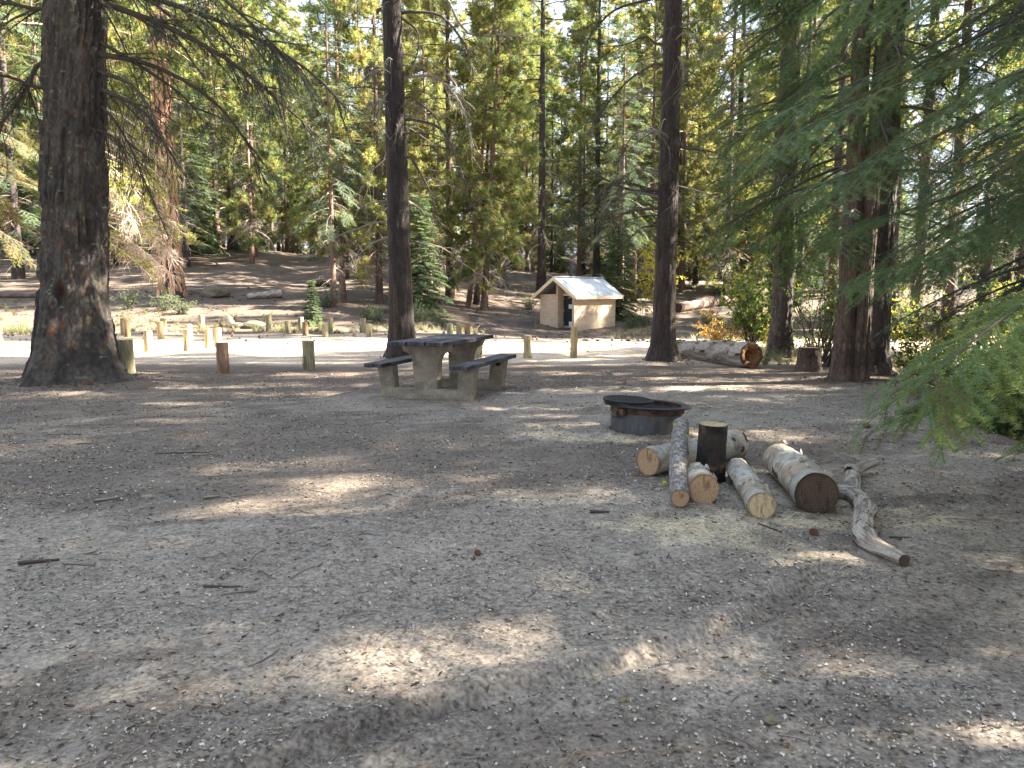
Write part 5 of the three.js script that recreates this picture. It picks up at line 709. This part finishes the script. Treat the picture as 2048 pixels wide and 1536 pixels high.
shrub('golden_bush', 'low golden-orange autumn bush behind the big fallen log', 5.6, -20.5, { seed: 1, stems: 12, h: 0.95, spread: 0.6, twigs: 12, twigLen: 0.25, leaves: 9, leaf: 0.065, cols: GOLD, from: 0.1 });
shrub('golden_bush', 'golden bush with some green leaves beside the road fir', 7.1, -21.2, { seed: 2, stems: 12, h: 1.15, spread: 0.55, twigs: 12, twigLen: 0.28, leaves: 9, leaf: 0.065, cols: [...GOLD, ...YGREEN], from: 0.1 });
shrub('leafy_bush', 'bright green leafy bush in front of the road fir', 6.2, -19.9, { seed: 3, stems: 13, h: 2.6, spread: 0.3, twigs: 24, twigLen: 0.45, leaves: 12, leaf: 0.09, cols: [...YGREEN, ...GREEN], r: 0.018 });
shrub('stemmy_bush', 'tall many-stemmed bush with thin dark stems behind the stump', 6.45, -15.7, { seed: 4, stems: 14, h: 2.9, spread: 0.42, twigs: 12, twigLen: 0.4, leaves: 7, leaf: 0.075, cols: [...GREEN, [0.16, 0.17, 0.03]], r: 0.02, from: 0.3 });
shrub('stemmy_bush', 'dark leafy bush between the road fir and the stump', 6.9, -17.3, { seed: 5, stems: 12, h: 2.6, spread: 0.4, twigs: 14, twigLen: 0.4, leaves: 8, leaf: 0.075, cols: [...GREEN, [0.15, 0.16, 0.03]], r: 0.018, from: 0.15 });
shrub('yellow_maple', 'small tree with clear yellow leaves behind the slim straight trunk', 7.9, -40.5, { seed: 6, stems: 9, h: 4.8, spread: 0.45, twigs: 22, twigLen: 0.7, leaves: 14, leaf: 0.16, cols: YELLOW, r: 0.025, from: 0.35, cat: 'tree' });
for (const [x, z, s, h] of [[9.5, -17.5, 7, 2.4], [11.2, -19.5, 8, 2.2], [13.4, -21.5, 9, 2.4], [15.6, -24, 10, 2.6], [12.4, -25, 11, 2], [17.5, -27, 12, 2.6], [9.6, -21.5, 13, 1.6], [8.4, -15.2, 14, 2]]) shrub('creek_bush', 'yellow-green bush along the creek behind the dark firs', x, z, { seed: s, stems: 12, h, spread: 0.5, twigs: 18, twigLen: 0.45, leaves: 13, leaf: 0.065, cols: [...YGREEN, ...GREEN, [0.4, 0.36, 0.05]], from: 0.1 }, 'bushes along the creek');
for (const [x, z, s, h] of [[6.1, -8.2, 21, 0.8], [6.7, -7.2, 22, 1], [6.3, -9.6, 23, 0.9], [7.3, -8.6, 24, 1.3], [7.1, -11.3, 25, 1.4], [5.7, -6.9, 27, 0.7], [8, -12.4, 28, 2], [9.1, -9.4, 29, 2], [9.6, -13.4, 61, 2.2], [7.6, -6.4, 62, 1], [8.6, -7.8, 63, 1.8], [10.6, -11.4, 64, 2.2], [8.6, -14, 65, 2], [11.5, -15, 66, 2.2]]) shrub('bank_plant', 'dark green leafy plant growing down the bank at the right', x, z, { seed: s, stems: 12, h, spread: 0.6, twigs: 12, twigLen: 0.16 + 0.12 * h, leaves: 9, leaf: 0.07, cols: GREEN, from: 0.1, cat: 'plant' }, 'plants on the bank');
for (const [x, z, s] of [[5.05, -8.6, 31], [5.25, -7.9, 32], [4.95, -9.2, 33]]) shrub('seedling', 'tiny pale green seedling at the top of the bank', x, z, { seed: s, stems: 5, h: 0.24, spread: 0.8, twigs: 5, twigLen: 0.08, leaves: 5, leaf: 0.04, cols: YGREEN, from: 0.2, r: 0.004, cat: 'plant' }, 'seedlings on the bank');
for (const [x, z, s, h] of [[-3.9, -33.5, 41, 0.9], [-3.1, -33, 42, 0.8], [-4.7, -34, 43, 1], [-6.3, -33.5, 44, 0.9], [-5.6, -32.5, 45, 0.8], [-8.6, -35.6, 46, 1], [-15.2, -34, 47, 1.1], [-14.2, -33.2, 48, 0.9], [-17, -34.5, 49, 1.2], [5.9, -38, 50, 0.7], [6.5, -39, 51, 0.8], [7.6, -38.6, 52, 0.7], [10.5, -41, 53, 0.9], [0.9, -42, 54, 0.9]]) shrub('sage_bush', 'grey-green low bush at the foot of the slope', x, z, { seed: s, stems: 16, h, spread: 0.8, twigs: 9, twigLen: 0.22, leaves: 9, leaf: 0.07, wide: 0.4, cols: SAGE, from: 0.1 }, 'grey-green bushes at the foot of the slope');
function inst(name, geo, mat, list, label, cat) { const m = new THREE.InstancedMesh(geo, mat, list.length); m.name = numbered(name); const o = new THREE.Object3D(), c = new THREE.Color(); list.forEach((e, i) => { o.position.set(e.x, e.y, e.z); o.rotation.set(e.rx ?? 0, e.ry ?? 0, e.rz ?? 0); if (Array.isArray(e.s)) o.scale.set(...e.s); else o.scale.setScalar(e.s); o.updateMatrix(); m.setMatrixAt(i, o.matrix); if (e.c) m.setColorAt(i, c.setRGB(...e.c)); }); m.castShadow = m.receiveShadow = true; scene.add(m); return tag(m, label, cat, null, 'stuff'); }
{ // grass
  const g = new GB(false, true), rng = rngOf(6); for (let i = 0; i < 26; i++) { const a = rng() * 6.28, d = V(Math.cos(a) * 0.35, 1, Math.sin(a) * 0.35).normalize(), p = V((rng() - 0.5) * 0.12, 0, (rng() - 0.5) * 0.12), L = 0.22 + 0.25 * rng(), mid = p.clone().addScaledVector(d, L * 0.6), tip = mid.clone().addScaledVector(d, L * 0.4).add(V(Math.cos(a) * 0.1, -0.03, Math.sin(a) * 0.1)), w = 0.006, c = jit(rng, [1, 1, 1], 0.25), A = g.v(p.x - w, p.y, p.z, c), B = g.v(p.x + w, p.y, p.z, c), C = g.v(mid.x + w * 0.8, mid.y, mid.z, c), D = g.v(mid.x - w * 0.8, mid.y, mid.z, c), E = g.v(tip.x, tip.y, tip.z, c); g.tri(A, B, C); g.tri(A, C, D); g.tri(D, C, E); }
  const list = [], field = (cx, cz, rx, rz, n, s) => { for (let i = 0; i < n; i++) { const x = cx + (rng() - 0.5) * 2 * rx, z = cz + (rng() - 0.5) * 2 * rz; list.push({ x, y: terr(x, z) - 0.02, z, ry: rng() * 6, s: s * (0.3 + 0.9 * rng() * rng() + 0.2 * rng()), c: jit(rng, pick(rng, [[0.26, 0.22, 0.11], [0.17, 0.19, 0.07], [0.33, 0.28, 0.17], [0.13, 0.15, 0.06]]), 0.25) }); } };
  field(-19, -28.5, 3, 1.6, 160, 1.4); field(-11, -29, 4, 1.4, 170, 0.9); field(-6.5, -29, 3, 1.2, 120, 0.8); field(-3.5, -30.5, 2.5, 1.5, 100, 1); field(6, -36.5, 1, 1, 50, 1); field(8, -33, 4, 3, 140, 0.7); field(-14, -32, 4, 2, 120, 0.8); field(5.9, -16.8, 0.7, 1, 60, 0.8); field(7, -20, 2, 1.4, 120, 0.9); field(-24, -34, 5, 3, 120, 1); field(3, -46, 8, 5, 150, 0.8); field(12, -30, 5, 3, 150, 0.8);
  inst('grass', g.build(), M.leaf, list, 'thin tufts of dry grass along the road edges', 'grass');
}
{ // litter on the ground: pale leaf scraps, needles, clods, twigs
  const rng = rngOf(9), flat = new THREE.PlaneGeometry(1, 1, 2, 2); { const p = flat.attributes.position; for (let i = 0; i < p.count; i++) { const x = p.getX(i), y = p.getY(i); p.setXYZ(i, x * (1 - 0.7 * Math.abs(y)) + 0.12 * y, y * 0.75 * (1 - 1.1 * Math.abs(x)) + 0.1 * x, 0.55 * Math.abs(y) + 0.25 * x * y); } flat.rotateX(-Math.PI / 2); flat.computeVertexNormals(); }
  const spot = (near) => { for (;;) { const D = 1.9 + Math.pow(rng(), near) * 13, x = (rng() * 2 - 1) * (0.75 * D + 0.6); if (x > 5.3) continue; return [x, -D]; } };
  const lm = stdMat({ side: THREE.DoubleSide }), L = [], N = [], K = [], T = [];
  while (L.length < 21000) { const [x, z] = spot(1.25); if (rng() > 0.12 + 0.88 * ss(0.42, 0.64, fbm(x * 0.9 + 5, z * 1.3, 4))) continue; const s = (0.01 + 0.022 * Math.pow(rng(), 2.5)) * (0.7 + 0.3 * ss(3, 7, -z)); L.push({ x, y: terr(x, z) + 0.003, z, rx: (rng() - 0.5) * 0.8, ry: rng() * 6.28, rz: (rng() - 0.5) * 0.8, s, c: jit(rng, pick(rng, [[0.5, 0.43, 0.34], [0.4, 0.33, 0.25], [0.58, 0.52, 0.44], [0.25, 0.175, 0.11]]), 0.25) }); }
  inst('leaf_litter', flat, lm, L, 'pale dry scraps of leaf scattered over the ground', 'litter');
  const needle = new THREE.CylinderGeometry(0.0009, 0.0006, 1, 3, 2); { const p = needle.attributes.position; for (let i = 0; i < p.count; i++) { const y = p.getY(i); p.setZ(i, p.getZ(i) + 0.02 * (0.25 - y * y)); } needle.rotateZ(Math.PI / 2); }
  while (N.length < 15000) { const [x, z] = spot(1.1); if (rng() > 0.2 + ss(0.4, 0.6, fbm(x * 0.7 + 50, z * 0.7, 3))) continue; const s = 0.035 + 0.06 * rng(); N.push({ x, y: terr(x, z) + 0.004, z, ry: rng() * 6.28, rz: (rng() - 0.5) * 0.15, s: [s, 1.2, 1.2], c: jit(rng, pick(rng, [[0.24, 0.16, 0.1], [0.32, 0.24, 0.15], [0.16, 0.11, 0.075], [0.38, 0.31, 0.22]]), 0.25) }); }
  inst('pine_needles', needle, stdMat({}), N, 'fallen pine needles strewn on the ground', 'needles');
  const clod = rockGeo(77, 1, 0.6, 0.9, 1); while (K.length < 22000) { const [x, z] = spot(1.35); if (rng() < ss(0.3, 0.8, pale(x, z)) * 0.8) continue; const s = 0.0025 + 0.007 * Math.pow(rng(), 4); K.push({ x, y: terr(x, z) + s * 0.3, z, ry: rng() * 6, s, c: jit(rng, pick(rng, [[0.09, 0.075, 0.065], [0.14, 0.115, 0.095], [0.24, 0.2, 0.165]]), 0.3) }); }
  inst('soil_crumbs', clod, stdMat({}), K, 'dark crumbs of soil and bark on the ground', 'soil');
  const tw = new THREE.CylinderGeometry(0.5, 0.35, 1, 5, 3); { const p = tw.attributes.position; for (let i = 0; i < p.count; i++) { const y = p.getY(i); p.setZ(i, p.getZ(i) + 6 * (0.25 - y * y)); } tw.rotateZ(Math.PI / 2); tw.computeVertexNormals(); }
  while (T.length < 700) { const [x, z] = spot(0.9); if (rng() > 0.25 + 0.75 * ss(0, -4, x)) continue; const s = 0.06 + 0.22 * rng() * rng(), r = 0.003 + 0.006 * rng(); T.push({ x, y: terr(x, z) + r * 0.5, z, ry: rng() * 6.28, s: [s, r, r], c: jit(rng, pick(rng, [[0.14, 0.11, 0.09], [0.3, 0.26, 0.22], [0.2, 0.14, 0.1]]), 0.3) }); }
  inst('twig_litter', tw, stdMat({}), T, 'small broken twigs scattered over the clearing', 'litter');
  const F = []; while (F.length < 9000) { const [x, z] = spot(1.1); if (rng() < 0.55 * pale(x, z)) continue; const s = 0.007 + 0.016 * Math.pow(rng(), 2); F.push({ x, y: terr(x, z) + 0.003, z, rx: (rng() - 0.5) * 0.9, ry: rng() * 6.28, rz: (rng() - 0.5) * 0.9, s: [s * (1 + rng()), s, s * 0.8], c: jit(rng, pick(rng, [[0.05, 0.04, 0.034], [0.09, 0.066, 0.05], [0.13, 0.09, 0.065]]), 0.3) }); }
  for (const [cx, cz, r0, n] of [[-7.34, -12.8, 0.7, 900], [5.65, -12.8, 0.3, 350], [3.25, -16.5, 0.3, 300], [-2.59, -18.07, 0.35, 300], [6.68, -14.15, 0.3, 250]]) for (let i = 0; i < n; i++) { const a = rng() * 6.28, r = r0 + 0.9 * rng() * rng() * (0.6 + r0), x = cx + Math.cos(a) * r, z = cz + Math.sin(a) * r, s = 0.012 + 0.03 * rng() * rng(); F.push({ x, y: terr(x, z) + 0.008, z, rx: (rng() - 0.5) * 1.2, ry: rng() * 6.28, rz: (rng() - 0.5) * 1.2, s: [s * 1.6, s, s], c: jit(rng, pick(rng, [[0.07, 0.055, 0.045], [0.12, 0.088, 0.066], [0.17, 0.125, 0.09]]), 0.3) }); }
  inst('bark_litter', flat, lm, F, 'dark flakes of bark scattered over the ground', 'litter');
  const G = []; while (G.length < 1600) { const x = -30 + 50 * rng(), z = -27 - 26 * rng(); if (Math.abs(x - 3.5) < 3 && Math.abs(z + 37) < 3) continue; const s = 0.15 + 0.6 * rng() * rng(), r = 0.006 + 0.014 * rng(); G.push({ x, y: terr(x, z) + r * 0.6 + 0.01, z, ry: rng() * 6.28, rz: (rng() - 0.5) * 0.2, s: [s, r, r], c: jit(rng, pick(rng, [[0.12, 0.09, 0.07], [0.34, 0.29, 0.24], [0.22, 0.16, 0.12], [0.06, 0.05, 0.042]]), 0.3) }); }
  inst('branch_litter', tw, stdMat({}), G, 'fallen sticks strewn over the far slope', 'litter');
  // sawdust crumbs by the logs and the fire ring
  const sd = []; for (const [cx, cz, rx, rz, n] of [[1.1, -4.85, 0.5, 0.3, 700], [1.5, -4.4, 0.4, 0.3, 500], [1.8, -4.95, 0.4, 0.25, 300], [2.6, -5.1, 0.45, 0.5, 400], [0.45, -8, 0.7, 0.25, 350]]) for (let i = 0; i < n; i++) { const a = rng() * 6.28, q = Math.sqrt(-2 * Math.log(rng() + 1e-6)) * 0.6, x = cx + Math.cos(a) * q * rx, z = cz + Math.sin(a) * q * rz; sd.push({ x, y: terr(x, z) + 0.002, z, ry: rng() * 6, rx: rng() - 0.5, s: 0.004 + 0.007 * rng(), c: jit(rng, [0.62, 0.52, 0.33], 0.2) }); }
  inst('sawdust', flat, lm, sd, 'pale sawdust and wood chips in front of the logs', 'sawdust');
  // dark cones and debris on the far road and slope
  const cn = []; for (let i = 0; i < 900; i++) { const x = -22 + 36 * rng(), z = -19 - 22 * Math.pow(rng(), 0.7); const s = 0.03 + 0.05 * rng(); cn.push({ x, y: terr(x, z) + s * 0.4, z, ry: rng() * 6, s: z > -27 ? s * 0.7 : s, c: jit(rng, pick(rng, [[0.1, 0.07, 0.05], [0.16, 0.1, 0.07], [0.07, 0.055, 0.045]]), 0.3) }); } inst('cone_litter', clod, stdMat({}), cn, 'dark fallen cones and bark bits on the road and slope', 'litter');
}
// single sticks, cones and stones one can point at
const M_STICK = stdMat({ map: greyT, color: lin(220, 212, 200) }), M_STICKD = stdMat({ color: lin(70, 60, 54) });
const stick = (label, x, z, len, r, turn, m, bend = 0.05) => { const t = thing('stick', label, 'stick', [x, terr(x, z), z], turn), g = new GB(true), rng = rngOf(Math.round(x * 991 + z * 77)), pts = path(rng, V(-len / 2, r, 0), V(1, 0, bend), len, 7, 0, 0.12).map((p) => V(p.x, r * 0.8 + (p.y - r) * 0.1, p.z)); tube(g, pts, taper(8, r, r * 0.55), 7, null, 1); mesh('stick_wood', g.build(), m, t); };
stick('pale peeled stick lying left of the picnic table', -2.95, -5.45, 0.17, 0.013, 0.6, M_STICK); stick('dark split piece of bark beside a tan splinter', -2.66, -4.17, 0.2, 0.013, 0.35, M_STICKD); stick('tan wood splinter beside the dark piece of bark', -2.41, -4.12, 0.19, 0.009, -0.12, M_STICK); stick('thin black stick on pale dust', -1.5, -3.82, 0.19, 0.008, 0.05, M_STICKD); stick('grey forked twig in a sunny patch', -2.02, -5.6, 0.3, 0.006, 0.7, M_STICK, 0.3); stick('grey chip of wood beside the forked twig', -2.2, -5.5, 0.12, 0.014, 0.5, M_STICK); stick('bleached stick among the litter near the old fir', -4.74, -8.02, 0.35, 0.012, 0.1, M_STICK); stick('curved pale stick among the litter near the old fir', -4.2, -7.6, 0.3, 0.01, 0.6, M_STICK, 0.4); stick('long thin dark twig on the litter', -3.1, -7.1, 0.5, 0.007, 0.15, M_STICKD); stick('short whitish stick beside the long dark twig', -2.85, -7.0, 0.22, 0.01, 0.3, M_STICK); stick('curved dark stick among wood chips between the logs', 1.62, -4.75, 0.2, 0.006, 2.4, M_STICKD, 0.5); stick('orange splinter beside the upright charred log', 0.98, -6.25, 0.2, 0.006, -0.2, M_STICK); stick('small dark stick beside the driftwood branch', 2.4, -4.6, 0.13, 0.007, 0.1, M_STICKD); stick('dark stick left of the sawdust', 0.6, -5.1, 0.13, 0.012, 0, M_STICKD);
{ // cones with scales
  const cone = new GB(true), rng = rngOf(3), cm = stdMat({ color: lin(96, 66, 48) }); tube(cone, curve([[0, 0, 0], [0, 0.03, 0], [0, 0.07, 0]], 6), [0.012, 0.02, 0.024, 0.024, 0.02, 0.013, 0.004], 10); const cg = cone.build(), scale = new THREE.ConeGeometry(0.008, 0.018, 4).rotateX(Math.PI / 2).translate(0, 0, 0.008);
  for (const [x, z, s, label] of [[3.98, -8.41, 0.9, 'brown cone on bare ground toward the bank'], [1.9, -4.62, 0.6, 'dark cone in front of the thick log'], [-0.18, -4.25, 0.45, 'small dark cone alone in the open ground'], [2.62, -7.1, 0.8, 'dark knob of wood behind the thick log']]) { const t = thing('pine_cone', label, 'cone', [x, terr(x, z) + 0.018 * s, z], x * 3); t.rotation.z = 1.3; t.scale.setScalar(s * 1.3); mesh('core', cg, cm, t); const gs = []; for (let i = 0; i < 44; i++) { const a = i * 2.4, y = 0.006 + i / 44 * 0.058, r = 0.021 * Math.sin(Math.PI * (0.15 + 0.75 * i / 44)); const g = scale.clone(); g.rotateY(Math.PI / 2 - a); g.translate(Math.cos(a) * r, y, Math.sin(a) * r); gs.push(g); } mesh('scales', mergeGeometries(gs), cm, t); }
  const sm = [stdMat({ color: lin(160, 152, 138), map: concreteT }), stdMat({ color: lin(168, 152, 128), map: concreteT })];
  for (const [x, z, s, m, label] of [[0.9, -2.52, 0.028, 0, 'smooth grey pebble on pale dust'], [1.36, -2.48, 0.022, 0, 'rounded tan-grey pebble near the tyre track'], [0.41, -2.67, 0.02, 1, 'broken whitish chip of stone on pale dust'], [0.55, -2.37, 0.018, 0, 'pale pebble on the dark damp patch'], [0.5, -2.35, 0.013, 1, 'tan pebble beside the pale pebble on the dark patch'], [1.72, -2.6, 0.014, 1, 'small tan pebble beside a patch of dark soil']]) tag(mesh('pebble', rockGeo(Math.round(x * 100), s, s * 0.65, s * 0.85, 2), sm[m], scene), label, 'pebble').position.set(x, terr(x, z) + s * 0.35, z);
}
renderer.render(scene, camera);
